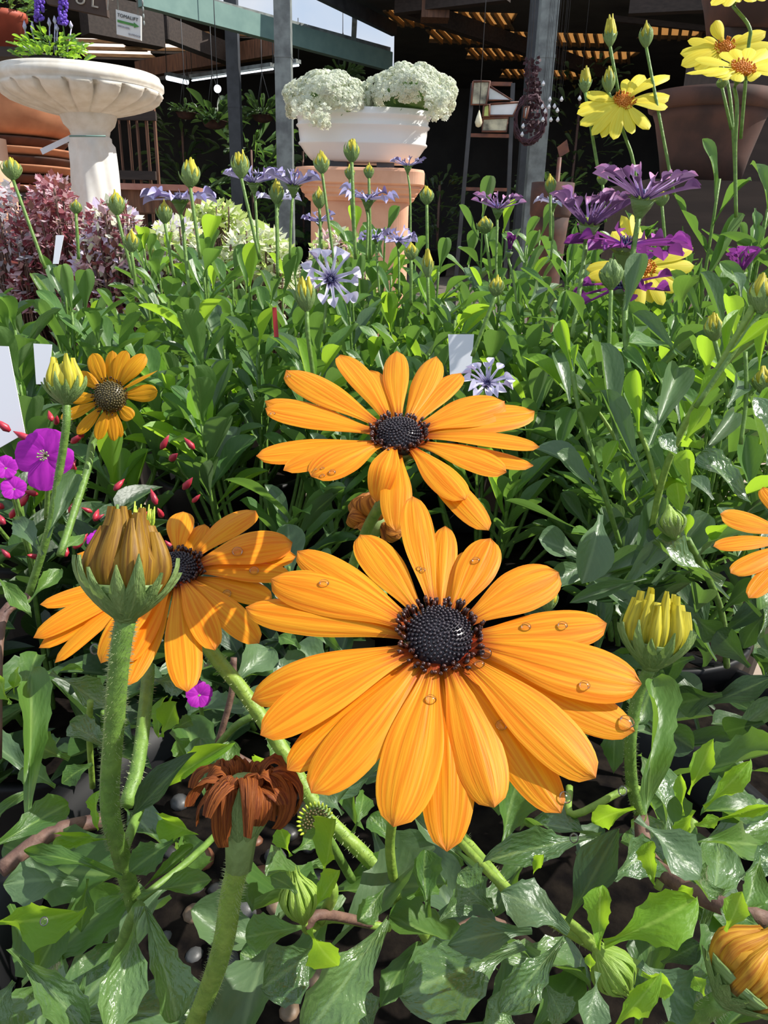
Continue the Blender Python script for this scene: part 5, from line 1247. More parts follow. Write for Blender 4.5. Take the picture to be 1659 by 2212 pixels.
mb.box((c.x-.55, 3.65, (c.z-.04)/2), (.05, .05, c.z-.04)); mb.box((c.x+.12, 3.75, (c.z-.04)/2), (.05, .05, c.z-.04))
tag(mb.build('plant_shelf', M['timber_d'], None, False), 'dark timber shelf behind the bird bath carrying the red potted plant', 'shelf')
# ================================================================== terracotta at the left
def lathe_thing(name, label, cat, px, py, Y, prof, mat, n=56, group=None, z0=None):
    c = at_y(px, py, Y); c.z = c.z if z0 is None else z0
    t = thing(name, label, cat, tuple(c), group); return t, c
Yt = 2.95
def wz(py, px=40): return at_y(px, py, Yt).z
c = at_y(20, 250, Yt); k = Yt/1650*1.02
t = thing('terracotta_bowl', 'huge orange terracotta bowl behind the bird bath column', 'pot', (c.x, c.y, wz(302)))
mb = MB(); mb.lathe([(150*k*1.0, wz(178)), (152*k, wz(196)), (140*k, wz(206)), (136*k, wz(230)), (128*k, wz(262)), (116*k, wz(285)), (98*k, wz(300)), (60*k, wz(303))], (c.x, c.y, 0), 64); mb.build('body', M['terra'], t)
mb = MB(); mb.lathe([(150*k, wz(178)), (153*k, wz(170)), (146*k, wz(168)), (135*k, wz(185))], (c.x, c.y, 0), 64); mb.build('rim', M['terra'], t)
ys_ = [304, 326, 344, 362, 382, 404]
for i, y in enumerate(ys_):
    R0 = (100, 118, 108, 116, 104, 112)[i]; zt, zb_ = wz(y), wz(y+17)
    t = thing('terracotta_saucer', ('top', 'second', 'third', 'fourth', 'fifth', 'lowest')[i] + ' of the terracotta dishes stacked under the huge bowl', 'pot', (c.x, c.y, zb_), 'stacked terracotta dishes')
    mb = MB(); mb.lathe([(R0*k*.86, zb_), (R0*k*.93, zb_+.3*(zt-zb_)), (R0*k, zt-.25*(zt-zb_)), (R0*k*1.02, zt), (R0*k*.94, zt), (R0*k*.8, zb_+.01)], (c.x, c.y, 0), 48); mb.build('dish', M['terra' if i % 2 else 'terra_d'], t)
mb = MB(); zz = wz(421)
for dx in (-1, 1):
    for dy in (-1, 1): mb.box((c.x+dx*.17, c.y+dy*.17, zz/2-.01), (.05, .05, zz-.02))
mb.box((c.x, c.y, zz-.012), (.46, .46, .022)); tag(mb.build('plinth', M['timber_d'], None, False), 'low dark wooden stand under the stacked terracotta dishes', 'stand')
t = thing('stone_pot', 'pale sandy pot cut by the left edge beside the terracotta dishes', 'pot', tuple(at_y(-12, 470, 2.2)))
cc = at_y(-14, 400, 2.2); mb = MB(); mb.lathe([(.05, 0), (.055, at_y(0, 420, 2.2).z), (.052, at_y(0, 350, 2.2).z), (.045, at_y(0, 348, 2.2).z), (.045, at_y(0, 300, 2.2).z), (.03, at_y(0, 298, 2.2).z)], (cc.x, cc.y, 0), 32); mb.build('body', M['terra_p'], t)
# brown slatted door and low table behind
dr = thing('wooden_gate', 'brown vertical-board wooden gate in the shadow right of the bird bath', 'gate', tuple(at_y(290, 420, 5.2)))
Yd = 5.2
for i in range(5):
    x0 = 246+i*19; mb = MB(); a = at_y(x0, 228, Yd); b = at_y(x0+17, 400, Yd); zt = a.z; zb_ = max(0, at_y(x0, 430, Yd).z); mb.box(((a.x+b.x)/2+.02, Yd + (i % 2)*.012, (zt+0)/2), (abs(b.x-a.x), .03, zt)); mb.build('board', M['timber'], dr, False)
for y in (250, 378): mb = MB(); a = at_y(244, y, Yd); b = at_y(340, y, Yd); b.z = a.z; mb.bar(a+V((0, -.03, 0)), b+V((0, -.03, 0)), .03, .05); mb.build('rail', M['timber_d'], dr, False)
Yk = 4.4; M['redtop'] = simple('reddish_table_top', (.50, .26, .20), .5, nscale=8, col2=(.34, .13, .10))
tb_ = thing('low_table', 'low reddish table in the shed behind the leftmost lilac daisy', 'table', (at_y(330, 420, Yk).x, Yk, 0)); a = at_y(246, 394, Yk); b = at_y(412, 400, Yk)
mb = MB(); mb.box(((a.x+b.x)/2, Yk+.2, a.z-.02), (b.x-a.x, .5, .03)); mb.build('tabletop', M['redtop'], tb_, False)
mb = MB(); mb.box(((a.x+b.x)/2, Yk+.2, a.z-.09), (b.x-a.x-.04, .44, .11)); mb.build('apron', M['timber'], tb_, False)
for sx in (-1, 1):
    for sy in (-.02, .4): mb = MB(); mb.box(((a.x+b.x)/2+sx*(b.x-a.x)*.45, Yk+sy, (a.z-.1)/2), (.04, .04, a.z-.1)); mb.build('leg', M['timber'], tb_, False)
# ================================================================== signs
M['board'] = simple('carved_board', (.085, .055, .04), .8, nscale=8, col2=(.05, .032, .025)); M['letters'] = simple('pale_letters', (.50, .46, .38), .7)
M['signw'] = simple('white_sign', (.72, .73, .70), .5, nscale=4, col2=(.66, .67, .66)); M['ink'] = simple('black_ink', (.03, .03, .03), .6); M['greenink'] = simple('green_ink', (.10, .36, .07), .6); M['greyink'] = simple('grey_ink', (.30, .30, .36), .6)
def text(body, o, ux, uy, size, mat, parent, name='lettering', depth=.001):
    cu = bpy.data.curves.new(name, 'FONT'); cu.body = body; cu.size = size; cu.extrude = depth; cu.space_character = 1.05
    ob = bpy.data.objects.new(name, cu); COL.objects.link(ob)
    me = bpy.data.meshes.new_from_object(ob.evaluated_get(bpy.context.evaluated_depsgraph_get())); bpy.data.objects.remove(ob)
    n = ux.cross(uy).normalized(); Mx = Matrix((ux.normalized(), uy.normalized(), n)).transposed()
    m4 = Mx.to_4x4(); m4.translation = o; me.transform(m4); me.materials.clear(); me.materials.append(M[mat])
    ob = bpy.data.objects.new(name, me); COL.objects.link(ob); par(ob, parent); return ob
Ys = 4.6
def quad_board(name, label, cs, Y, mat, th=.02, cat='sign'):
    P = [at_y(x, y, Y) for x, y in cs]; t = thing(name, label, cat, tuple((P[2]+P[3])/2)); vs = P + [p + V((0, th, 0)) for p in P]
    mk('panel', vs, [(0,3,2,1), (4,5,6,7), (0,1,5,4), (1,2,6,5), (2,3,7,6), (3,0,4,7)], M[mat], t, False); return t, P
t, P = quad_board('hanging_sign', 'white hanging sign with black heading and green arrow at the upper left', [(250,20), (304,34), (304,87), (252,74)], Ys, 'signw')
ux = (P[1]-P[0]); uy = (P[0]-P[3]); W_, H_ = ux.length, uy.length; uxn, uyn = ux.normalized(), uy.normalized(); O = P[3] + V((0, -.004, 0))
uyp = (uy - uxn*uy.dot(uxn)).normalized()
text('TOMALIFT', O + ux*.05 + uy*.73, ux, uyp, H_*.20, 'ink', t)
text('SPECIALISED', O + ux*.05 + uy*.33, ux, uyp, H_*.10, 'greyink', t)
text('OUTDOOR', O + ux*.48 + uy*.10, ux, uyp, H_*.11, 'greyink', t)
A = lambda u, v: O + ux*u + uy*v + V((0, -.001, 0))
mk('arrow', [A(.06, .60), A(.72, .60), A(.72, .66), A(.94, .54), A(.72, .44), A(.72, .50), A(.06, .50)], [tuple(range(6, -1, -1))], M['greenink'], t, False)
for f in (.1, .9): mb = MB(); a = P[0].lerp(P[1], f); mb.tube([a, V((a.x, a.y, 2.72))], .004, 5); mb.build('wire', M['steel'], t)
t, P = quad_board('carved_sign', 'dark carved board sign with pale capital letters at the top left', [(70,-60), (225,-30), (232,36), (102,8)], 4.9, 'board', .04)
ux = P[2]-P[3]; uy = P[0]-P[3]; uyp = (uy - ux.normalized()*uy.dot(ux.normalized())).normalized()
text('Y   U L T', P[3] + V((0, -.006, 0)) + ux*.06 + uyp*.03, ux, uyp, .085, 'letters', t, depth=.004)
for f in (.2, .8): mb = MB(); a = P[0].lerp(P[1], f); mb.tube([a, V((a.x, a.y, 2.72))], .006, 5); mb.build('wire', M['steel'], t)
# fascia behind the signs
# ================================================================== lamps and hanging things
M['tube'] = simple('lamp_tube', (.85, .93, 1.0), .4, nscale=1, col2=(.85, .93, 1.0), emit=2.2)
def fluoro(label, x0, y0, x1, y1, z, r=.02):
    a = at_z(x0, y0, z); b = at_z(x1, y1, z); t = thing('fluorescent_lamp', label, 'lamp', tuple(a)); mb = MB(); mb.bar(a+V((0, 0, .04)), b+V((0, 0, .04)), .09, .04); mb.build('housing', M['steel'], t, False)
    mb = MB(); mb.tube([a, b], r, 8); mb.build('tube', M['tube'], t)
    for p in (a, b): mb = MB(); mb.tube([p+V((0, 0, .05)), V((p.x, p.y, 2.72))], .005, 4); mb.build('hanger', M['steel_d'], t)
fluoro('short bright fluorescent lamp right of the bird bath bowl', 361, 168, 405, 178, 2.2, .028)
fluoro('long dim fluorescent lamp between the dark and the grey post', 415, 174, 590, 149, 2.2, .010)
fluoro('short fluorescent lamp just right of the grey post', 628, 143, 645, 141, 2.25, .012)
t = thing('hanging_lamp', 'small glowing round lamp in the dark shed left of the dark post', 'lamp', tuple(at_y(470, 192, 7.5))); mb = MB(); c = at_y(470, 192, 7.5); mb.ball(c, .032, 12, 8); mb.build('bulb', M['tube'], t); mb = MB(); mb.tube([c, V((c.x, c.y, 2.72))], .004, 4); mb.build('cord', M['steel_d'], t)
def hang_basket(label, px, py, Y, r, mat='dark', n=90, droop=.5, lf=(.08, .16), bowl=True, wid=.22, zt=2.72):
    c = at_y(px, py, Y); t = thing('hanging_basket', label, 'plant', tuple(c))
    mb = MB(); mb.lathe([(r*.25, -r*.35), (r*.5, -r*.25), (r*.62, 0), (r*.66, 0), (r*.5, -.01)], c, 20); mb.build('basket', M['terra_d'], t)
    for k_ in range(3): a = k_*2.1; mb = MB(); mb.tube([c + V((r*.62*cos(a), r*.62*sin(a), 0)), c + V((0, 0, r*2.2)), V((c.x, c.y, zt))], .004, 4); mb.build('wire', M['steel_d'], t)
    rr = random.Random(int(px))
    for i in range(n):
        a = rr.uniform(0, 6.28); q = rr.random()**.5; p = c + V((r*.5*q*cos(a), r*.5*q*sin(a), rr.uniform(0, r*.3))); dd = V((cos(a), sin(a), rr.uniform(-droop, 1.0))).normalized(); L = rr.uniform(*lf)
        put_leaf(t, (mat, rr.randrange(3)), p, p+dd*L, V((0, 0, 1)) - dd*.2, L*wid)
hang_basket('hanging basket with a broad green fern left of the dark post', 463, 262, 9.4, .22, 'dark', 46, .3, (.18, .36), wid=.3)
hang_basket('dim small hanging basket with reddish bowl further left', 402, 244, 9.6, .18, 'dark', 40)
hang_basket('hanging fern behind the white trough above the left alyssum mound', 740, 170, 9.4, .2, 'dark', 80, .6, (.10, .2), wid=.15)
hang_basket('dim hanging foliage between the dark post and the grey post', 568, 250, 9.8, .2, 'dark', 60, .5, (.14, .28), wid=.2)
def bushy(label, px, Y, zt, r, kinds, n, lf, wid, name='foliage_plant', seed=1, z0=.25):
    c = at_y(px, 400, Y); t = thing(name, label, 'plant', (c.x, Y, 0)); pot_part(t, c.x, Y, .16, z0+.05); rr = random.Random(seed)
    for i in range(n):
        a = rr.uniform(0, 6.28); q = rr.random()**.5; z = z0 + (zt-z0)*rr.random(); p = V((c.x + r*.7*q*cos(a), Y + r*.7*q*sin(a), z)); dd = V((cos(a), sin(a), rr.uniform(-.4, 1))).normalized(); L = rr.uniform(*lf)
        put_leaf(t, (rr.choice(kinds), rr.randrange(3)), p, p+dd*L, V((0, 0, 1)) - dd*.3, L*wid)
    mb = MB(); mb.tube([(c.x, Y, z0), (c.x, Y, zt*.9)], .015, 6); mb.build('trunk', M['stem_w'], t); return t
bushy('dim leafy shrub in the shed between the wooden gate and the dark post', 400, 12.0, 2.0, .55, ('dark',), 150, (.18, .36), .2, seed=3)
bushy('fern-like plant in the shed in front of the dark post', 545, 11.0, 1.6, .45, ('dark', 'mid'), 120, (.24, .50), .10, seed=4)
bushy('dim shrub in the shed right behind the white trough', 655, 12.0, 1.7, .40, ('dark',), 120, (.16, .3), .3, seed=5)
bushy('tall dim climbing foliage right of the metal post', 1235, 9.6, 2.3, .62, ('dark',), 300, (.09, .18), .4, seed=6)
bushy('dim shrub at the foot of the metal post', 1185, 8.0, 1.0, .35, ('dark',), 180, (.09, .18), .4, seed=7)
bushy('dim low shrub in the shed left of the metal frame', 950, 9.5, 1.1, .40, ('dark',), 150, (.10, .2), .3, seed=8)
# ================================================================== white trough with alyssum on terracotta pedestal
M['glaze'] = simple('white_glaze', (.86, .85, .83), .30, nscale=3, col2=(.82, .81, .79), spec=.6)
Yp = 2.9; cx_ = at_y(784, 290, Yp).x; zt_ = lambda y: at_y(784, y, Yp-.09).z
def oval(mb, prof, cx, cy, n=72, pw=2.6, ay=.42, rot=0.0):
    vs = []; fs = []
    for (a, z) in prof:
        for k_ in range(n):
            th = 2*pi*k_/n; c_, s_ = cos(th), sin(th); x = a*abs(c_)**(2/pw)*(1 if c_ > 0 else -1); y = a*ay*abs(s_)**(2/pw)*(1 if s_ > 0 else -1)
            vs.append(V((cx + x*cos(rot)-y*sin(rot), cy + x*sin(rot)+y*cos(rot), z)))
    for i in range(len(prof)-1):
        for k_ in range(n): fs.append((i*n+k_, i*n+(k_+1) % n, (i+1)*n+(k_+1) % n, (i+1)*n+k_))
    fs.append(tuple(range(n-1, -1, -1))); fs.append(tuple((len(prof)-1)*n+k_ for k_ in range(n))); mb.add(vs, fs)
hw = (at_y(930, 290, Yp).x - at_y(642, 290, Yp).x)/2
tr = thing('white_trough', 'glossy white oval banded trough planter on the terracotta pedestal', 'planter', (cx_, Yp, zt_(347)))
mb = MB(); oval(mb, [(hw*.72, zt_(348)), (hw*.79, zt_(342)), (hw*.87, zt_(328)), (hw*.935, zt_(313)), (hw*.965, zt_(309)), (hw*.97, zt_(306)), (hw*.945, zt_(302)), (hw*.96, zt_(285)), (hw*.965, zt_(273)), (hw*.995, zt_(269)), (hw*1.0, zt_(266)), (hw*.972, zt_(262)), (hw*.98, zt_(250)), (hw*1.01, zt_(246)), (hw*1.01, zt_(242)), (hw*.98, zt_(238)), (hw*.985, zt_(231)), (hw*.93, zt_(229)), (hw*.90, zt_(236))], cx_, Yp, rot=-.03); mb.build('body', M['glaze'], tr)
mb = MB(); oval(mb, [(hw*.9, zt_(240)), (hw*.88, zt_(238))], cx_, Yp); mb.build('soil', M['soil'], tr)
for dx in (-1, 1): mb = MB(); zpd = at_y(784, 358, Yp-.23).z; mb.box((cx_+dx*hw*.35, Yp, (zt_(347)+zpd)/2), (.06, .12, zt_(347)-zpd)); mb.build('foot', M['steel_d'], tr, False)
M['alys'] = leaf_mat('alyssum_white', (.92, .93, .88), (.98, .98, .95), (.9, .9, .8), (.95, 1.0, .8), .35, .5, bump=0)
M['alys_g'] = simple('alyssum_green', (.12, .24, .05), .6)
def alyssum(label, px, py, rx, rz, seed, trail):
    c = at_y(px, py, Yp); t = thing('alyssum', label, 'flowers', tuple(at_y(px, 238, Yp)), 'alyssum mounds in the white trough'); rr = random.Random(seed); mb = MB(); gm = MB(); gm.ball(c, 1, 18, 10, (rx*.72, .09, rz*.68)); 
    def flower(p, n, s):
        F = frame_of(n); off = rr.uniform(0, 1)
        for k_ in range(4):
            a = off+k_*pi/2; u = F @ V((cos(a), sin(a), .25)); v = F @ V((-sin(a), cos(a), 0)); mb.add([p, p+u*s*.6+v*s*.42, p+u*s, p+u*s*.6-v*s*.42], [(0, 1, 2, 3)])
    def cluster(p, n, s):
        for _ in range(7):
            q = (n + V((rr.uniform(-.9, .9), rr.uniform(-.9, .9), rr.uniform(-.9, .9)))).normalized(); flower(p+q*s*.9, q, s*.55)
    for i in range(760):
        th = rr.uniform(0, 6.28); ph = math.acos(rr.uniform(-.35, 1)); n = V((sin(ph)*cos(th), sin(ph)*sin(th), cos(ph))); lump = 1+.12*sin(5*th)*sin(4*ph)
        p = c + V((n.x*rx*lump, n.y*.15*lump, n.z*rz*lump)); cluster(p, n, rr.uniform(.010, .016))
    for (x, y, w) in trail:
        for _ in range(26): p = at_y(x+rr.uniform(-w, w), y+rr.uniform(-w, w), Yp-.17+rr.uniform(-.04, .05)); cluster(p, V((0, -1, .5)).normalized(), .012)
    for i in range(260):
        th = rr.uniform(0, 6.28); ph = math.acos(rr.uniform(-.6, .6)); n = V((sin(ph)*cos(th), sin(ph)*sin(th), cos(ph))); p = c + V((n.x*rx*1.0, n.y*.14, n.z*rz*.95)); u = V((rr.uniform(-1, 1), rr.uniform(-1, 1), rr.uniform(-1, 1))).normalized()*.014; gm.add([p-u*.1, p+u.cross(n)*.25+u*.5, p+u, p-u.cross(n)*.25+u*.5], [(0, 1, 2, 3)])
    stuff(gm.build('foliage', M['alys_g'], t)); stuff(mb.build('blossoms', M['alys'], t))
k2 = Yp/1650
alyssum('left mound of white alyssum spilling over the trough beside the grey post', 712, 224, 78*k2, 44*k2, 1, ((652,240,16), (690,250,20), (700,262,10)))
alyssum('right mound of white alyssum hanging over the right end of the trough', 888, 212, 78*k2, 46*k2, 2, ((945,240,20), (935,225,22), (955,215,14)))
Mt = at_y(709, 158, Yp); mb = MB(); mb.tube([Mt - V((0, 0, .05)), Mt], .002, 4); o = mb.build('alyssum_shoot', M['alys'], None); mb = MB(); mb.ball(Mt, .012, 8, 5); h_ = mb.build('blossom', M['alys'], None); h_.parent = o; tag(o, 'single white alyssum shoot sticking up above the left mound', 'flower')
pd = thing('terracotta_pedestal', 'square terracotta pedestal with stepped mouldings under the white trough', 'pedestal', (cx_, Yp, 0))
hp = (at_y(928, 380, Yp-.22).x - at_y(634, 380, Yp-.22).x)/2
zs = lambda y: at_y(784, y, Yp-hp).z
def sq(name, prof, mat): mb = MB(); oval(mb, prof, cx_-.005, Yp+.03, 64, 7, 1.0); mb.build(name, M[mat], pd, False)
sq('cap', [(hp*.97, zs(396)), (hp*1.0, zs(393)), (hp*1.0, zs(366)), (hp*.985, zs(360)), (hp*.9, zs(358))], 'terra_p')
sq('upper_moulding', [(hp*.86, zs(418)), (hp*.90, zs(414)), (hp*.92, zs(405)), (hp*.95, zs(403)), (hp*.95, zs(396))], 'terra_p')
sq('lower_moulding', [(hp*.80, zs(432)), (hp*.82, zs(428)), (hp*.86, zs(424)), (hp*.86, zs(418))], 'terra_p')
sq('shaft', [(hp*.84, 0), (hp*.84, .06), (hp*.78, .10), (hp*.77, zs(432))], 'terra_p')
# ================================================================== mirror shelf frame, wreath, crystal hangings
M['glass'] = simple('mirror_glass', (.9, .93, .95), .03, metal=1.0, nscale=2, col2=(.85, .9, .92)); M['maroon'] = simple('maroon_vine', (.085, .03, .04), .7, nscale=30, col2=(.04, .015, .02)); M['rust'] = simple('rusty_metal', (.22, .08, .04), .6, nscale=20, col2=(.10, .04, .03))
Ym = 4.8
fr = thing('metal_frame', 'tall thin rusty metal display frame left of the metal post', 'stand', tuple(at_y(1000, 500, Ym)))
for (x0, y0, x1, y1) in ((1022,180,1000,430), (1108,180,1098,430)):
    a = at_y(x0, y0, Ym); b = at_y(x1, y1, Ym); b = a + (b-a)*(a.z/(a.z-b.z)); mb = MB(); mb.bar(b, a, .022, .022); mb.build('leg', M['steel_d'], fr, False)
for y in (180, 292, 408): mb = MB(); a = at_y(1022-(y-180)*.09, y, Ym); b = at_y(1106-(y-180)*.05, y+2, Ym); mb.bar(a, b, .02, .018); mb.build('crossbar', M['rust'], fr, False)
def pane(label, cs, Y, mat, name='mirror', cat='mirror', th=.008, nrmz=None):
    P = [at_y(x, y, Y) for x, y in cs]; vs = P + [p + V((0, th, 0)) for p in P]; m = len(P); mid = sum(P, V())/m
    t = thing(name, label, cat, tuple(mid)); mk('panel', vs, [tuple(range(m-1, -1, -1)), tuple(range(m, 2*m))] + [(i, (i+1) % m, m+(i+1) % m, m+i) for i in range(m)], M[mat], t, False)
    mb = MB(); mb.tube([p + V((0, -.003, 0)) for p in P] + [P[0] + V((0, -.003, 0))], .006, 4); mb.build('frame', M['rust'], t); return t
M['winlight'] = translucent('frosted_pane', (.92, .95, .97), .5)
M['acryl'] = simple('white_acrylic', (.85, .88, .90), .3, nscale=6, col2=(.55, .62, .60)); M['acryl_g'] = simple('green_tinted_pane', (.62, .72, .18), .3); M['cream_plaque'] = simple('cream_plaque', (.62, .60, .42), .5, nscale=14, col2=(.06, .06, .05))
pane('triangular white mirror piece at the top of the metal frame', [(1054,184), (1105,216), (1055,217)], Ym-.02, 'acryl')
pane('pale mirror strip below the triangular mirror piece', [(1058,225), (1120,221), (1108,250), (1058,250)], Ym-.02, 'acryl')
pane('small yellow green pane at the left of the pale mirror strip', [(1045,228), (1057,226), (1057,252), (1043,252)], Ym-.03, 'acryl_g')
pane('dark picture in a cream border standing on the metal frame shelf', [(1043,256), (1098,254), (1094,284), (1041,284)], Ym-.02, 'cream_plaque', 'framed_picture', 'picture')
pane('tall dark mottled plaque at the upper left of the metal frame', [(1022,176), (1058,176), (1050,226), (1018,226)], Ym-.03, 'cream_plaque', 'framed_picture', 'picture')
pane('small bright mirror sliver beside the maroon wreath', [(1133,232), (1142,230), (1136,256), (1131,254)], Ym-.02, 'acryl')
mb = MB(); q_ = at_y(1138, 231, Ym-.015); mb.tube([q_, V((q_.x, q_.y, 2.62))], .002, 4); _o = mb.build('thread', M['steel_d']); par(_o, [o for o in COL.objects if o.name == 'mirror.003' or (o.get('label') or '').startswith('small bright mirror sliver')][-1])
t = thing('glass_drop', 'cream glass drop hanging at the left leg of the metal frame', 'ornament', tuple(at_y(1034, 258, Ym-.1))); c = at_y(1034, 260, Ym-.1); mb = MB(); mb.lathe([(.002, .05), (.014, .015), (.021, -.01), (.014, -.03), (.002, -.035)], c, 14); M['cream'] = simple('cream_glass', (.85, .80, .55), .25); mb.build('drop', M['cream'], t); mb = MB(); mb.tube([c, V((c.x, c.y, 2.6))], .002, 4); mb.build('thread', M['steel_d'], t)
wr = thing('maroon_wreath', 'maroon twig wreath and garland wound round the metal post', 'wreath', tuple(at_y(1148, 300, 5.7)))
rr = random.Random(3); c = at_y(1144, 258, 5.7)
for i in range(26):
    a0_ = rr.uniform(0, 6.28); mb = MB(); pts = []
    for k_ in range(15): a = a0_+k_*.43; r = .125+rr.uniform(-.02, .02); pts.append(c + V((r*.8*cos(a), rr.uniform(-.02, .02), r*1.1*sin(a))))
    mb.tube(pts, .006, 4); mb.build('twig', M['maroon'], wr)
mb = MB()
for i in range(320):
    f = rr.random(); p = at_y(1150+rr.uniform(-14, 14), 130+f*160, 5.85) + V((0, rr.uniform(-.04, .04), 0)); u = V((rr.uniform(-1, 1), rr.uniform(-1, 1), rr.uniform(-1, 1))).normalized()*.03; v = u.cross(V((0, 1, .2))).normalized()*.012; mb.add([p, p+u*.5+v, p+u, p+u*.5-v], [(0, 1, 2, 3)])
stuff(mb.build('leaves', M['maroon'], wr))
M['crystal'] = simple('clear_crystal', (.88, .88, .90), .12, nscale=2, spec=1.0)
ordw = {}
for (x, y) in ((1174,180), (1188,214), (1213,214), (1252,212), (1172,230), (1186,230), (1198,229), (1178,240), (1204,238), (1173,258), (1190,258), (1205,258), (1130,272), (1128,290)):
    c = at_y(x, y, 5.4); rw = 0 if y < 216 else 1 if y < 245 else 2; ordw[rw] = ordw.get(rw, 0)+1; t = thing('crystal_drop', '%s glinting crystal drop %s on a thread by the metal post' % (('first', 'second', 'third', 'fourth', 'fifth')[ordw[rw]-1], ('in the top row', 'in the middle row', 'in the lower row')[rw]), 'ornament', tuple(c), 'crystal drops hanging right of the metal post')
    mb = MB(); mb.lathe([(.001, .016), (.008, .006), (.012, -.004), (.006, -.013), (.001, -.015)], c, 6); mb.build('drop', M['crystal'], t, False); mb = MB(); mb.tube([c, V((c.x, c.y, 2.6))], .0012, 3); mb.build('thread', M['steel_d'], t)
for (x, y, w) in ((1060,-5,1), (1103,190,1), (1208,70,1), (1230,60,1), (1256,50,1), (1045,150,1), (57,60,1)):
    pass
t = thing('chain', 'thin steel chain with a hook hanging beside the white sign', 'chain', tuple(at_y(311, 50, 4.4))); mb = MB(); a = at_y(311, 50, 4.4)
for i in range(20): mb.ball(a + V((0, 0, i*.03)), .009, 6, 4, (.6, .6, 1.4))
mb.tube([a, V((a.x, a.y, 2.72))], .003, 4); mb.build('links', M['steel'], t)
t = thing('bird_stake', 'rusty orange garden stake with a leaf-shaped top in the shed', 'ornament', tuple(at_y(1210, 430, 4.6))); mb = MB(); a = at_y(1209, 340, 4.6); b = V((a.x, a.y, 0)); mb.tube([b, a], .012, 6); mb.build('rod', M['rust'], t); mb = MB(); mb.add([a, a+V((.05, 0, .03)), a+V((.03, 0, .09)), a+V((-.02, 0, .05)), a+V((.05, .02, .03)), a+V((0, .02, 0))], [(0, 1, 2, 3), (5, 3, 2, 4), (0, 5, 4, 1), (1, 4, 2)]); mb.build('leaf_top', M['rust'], t, False)
# ================================================================== dark terracotta at the right
Yr = 1.9
def pot_at(label, px, py_top, py_bot, rpx, Y, mat, z_ground=True, prof=None, name='terracotta_pot'):
    zt = at_y(px, py_top, Y).z; zb_ = at_y(px, py_bot, Y).z if py_bot else 0.0; c = at_y(px, py_top, Y); r = rpx*Y/1650; t = thing(name, label, 'pot', (c.x, Y, zb_)); H = zt-zb_
    mb = MB(); mb.lathe([(r*.62, zb_), (r*.70, zb_+H*.3), (r*.84, zb_+H*.7), (r*.9, zb_+H*.8)], (c.x, Y, 0), 48); mb.build('body', M[mat], t)
    mb = MB(); mb.lathe([(r*.9, zb_+H*.8), (r*.97, zb_+H*.82), (r, zb_+H*.9), (r, zt), (r*.9, zt), (r*.86, zb_+H*.85)], (c.x, Y, 0), 48); mb.build('rim', M[mat], t); return t, c, zb_
t, c, zb_ = pot_at('wide terracotta pot in a shade-darkened colour behind the yellow daisies', 1540, 205, 400, 118, 1.75, 'terra_d')
mb = MB(); mb.box((c.x, 1.75, zb_/2), (.30, .30, zb_-.002)); tag(mb.build('plinth', M['timber_d'], None, False), 'dark block under the wide shade-darkened pot', 'stand')
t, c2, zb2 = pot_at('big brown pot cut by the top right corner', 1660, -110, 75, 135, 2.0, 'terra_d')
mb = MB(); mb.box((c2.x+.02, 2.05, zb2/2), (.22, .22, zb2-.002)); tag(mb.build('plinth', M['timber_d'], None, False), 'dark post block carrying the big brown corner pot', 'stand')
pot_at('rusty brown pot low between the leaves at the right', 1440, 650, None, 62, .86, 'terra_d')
pot_at('faint orange pot behind the leaves under the metal post', 1195, 395, None, 42, 3.4, 'terra_d')
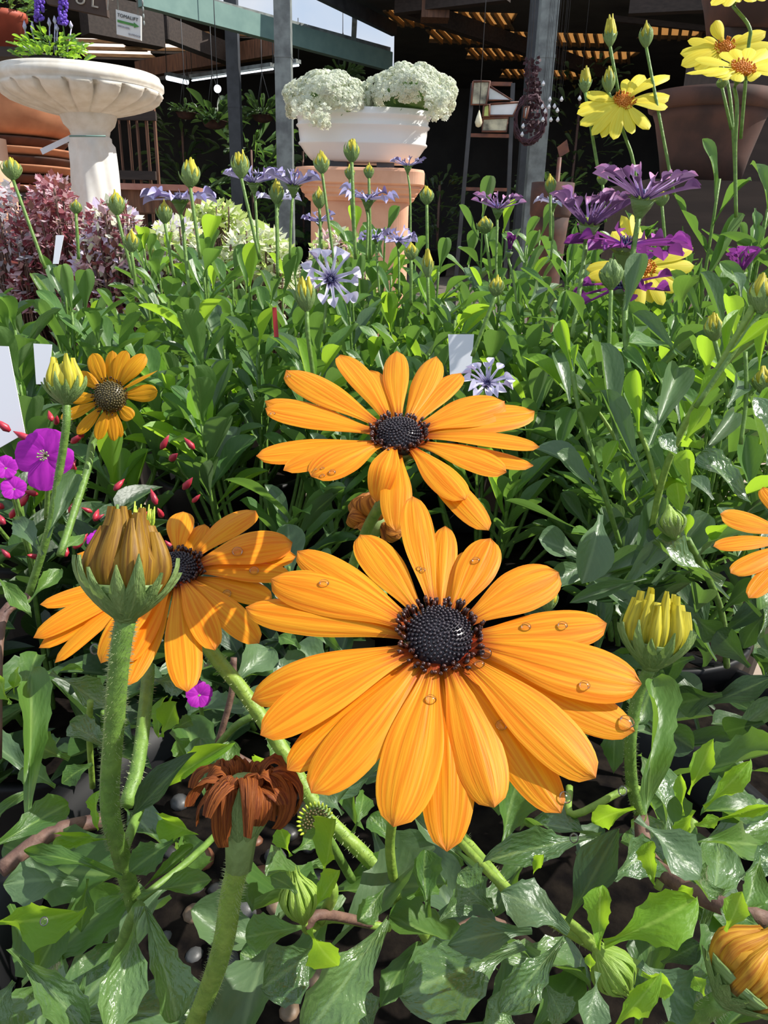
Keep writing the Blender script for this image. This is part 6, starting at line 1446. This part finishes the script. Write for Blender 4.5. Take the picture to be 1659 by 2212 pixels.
# ================================================================== bedding in front of the bird bath
def bedding(label, x0, x1, y0, y1, Y0, Y1, n, mats, s, seed, tex='leaf tufts', name='bedding_plant', base=None):
    rr = random.Random(seed); mid = at_y((x0+x1)/2, (y0+y1)/2, (Y0+Y1)/2); t = thing(name, label, 'plant', (mid.x, mid.y, 0)); pot_part(t, mid.x, mid.y, .12, .16)
    ms = [MB() for _ in mats]; tm = MB()
    for i in range(n):
        k_ = int(rr.random()**1.0*len(mats)); Y = rr.uniform(Y0, Y1); px = rr.uniform(x0, x1); e = 1 - abs((px-(x0+x1)/2)/((x1-x0)/2))**3
        py = y1 - (y1-y0)*e*rr.random()**.62; p = at_y(px, py, Y); u = V((rr.uniform(-1, 1), rr.uniform(-1, 1), rr.uniform(-.2, 1))).normalized(); n_ = V((rr.uniform(-.6, .6), rr.uniform(-1, .2), 1)).normalized(); v = u.cross(n_).normalized(); L = s*rr.uniform(.6, 1.2)
        ms[k_].add([p, p+u*L*.5+v*L*.3, p+u*L, p+u*L*.5-v*L*.3], [(0, 1, 2, 3)], [(.5, 0), (1, .5), (.5, 1), (0, .5)])
        if i % 14 == 0: tm.tube([V((mid.x+(p.x-mid.x)*.4, mid.y, .15)), p], .0016, 4)
    for m_, q in zip(mats, ms): stuff(q.build('leaf_tufts', M[m_], t))
    stuff(tm.build('twigs', M['stem_w'], t)); return t
def tint(name, c1, c2, tr): M[name] = leaf_mat(name, c1, c2, c2, tr, .3, .45, bump=0)
tint('pinkleaf', (.50, .24, .28), (.84, .64, .68), (.8, .4, .4)); tint('redleaf', (.16, .03, .05), (.30, .07, .09), (.5, .1, .1)); tint('greyleaf', (.30, .30, .32), (.55, .52, .58), (.5, .5, .5))
tint('creamleaf', (.72, .74, .48), (.88, .88, .70), (.9, .95, .6)); tint('limeleaf', (.42, .55, .12), (.60, .70, .20), (.6, .8, .2)); tint('lilacf', (.62, .50, .72), (.80, .72, .86), (.8, .7, .9))
bedding('mauve grey leafy bedding plant at the far left edge below the terracotta dishes', -60, 70, 400, 680, 1.35, 1.6, 1500, ('greyleaf', 'greyleaf', 'pinkleaf', 'redleaf'), .018, 1)
bedding('pink and maroon leafy bedding plant in front of the stacked terracotta dishes', 20, 200, 385, 680, 1.35, 1.65, 3600, ('pinkleaf', 'redleaf', 'pinkleaf', 'redleaf'), .017, 2)
bedding('pink bedding plant with pale mauve flowers before the bird bath column', 140, 340, 440, 690, 1.25, 1.5, 3400, ('pinkleaf', 'redleaf', 'lilacf', 'creamleaf'), .018, 3)
bedding('cream and green variegated bedding plant right of the bird bath', 280, 480, 478, 690, 1.25, 1.55, 3200, ('creamleaf', 'limeleaf', 'creamleaf', 'lilacf'), .018, 4)
bedding('bright cream bedding plant under the dark post', 450, 660, 492, 690, 1.25, 1.55, 3200, ('creamleaf', 'creamleaf', 'limeleaf'), .019, 5)
bedding('lime green bedding plant behind the cream one', 390, 540, 440, 520, 1.8, 2.0, 900, ('limeleaf', 'mid_l' if False else 'limeleaf', 'creamleaf'), .024, 6)
bedding('cream bedding plant in front of the terracotta pedestal foot', 640, 820, 505, 690, 1.3, 1.55, 2600, ('creamleaf', 'limeleaf', 'pinkleaf'), .017, 7)
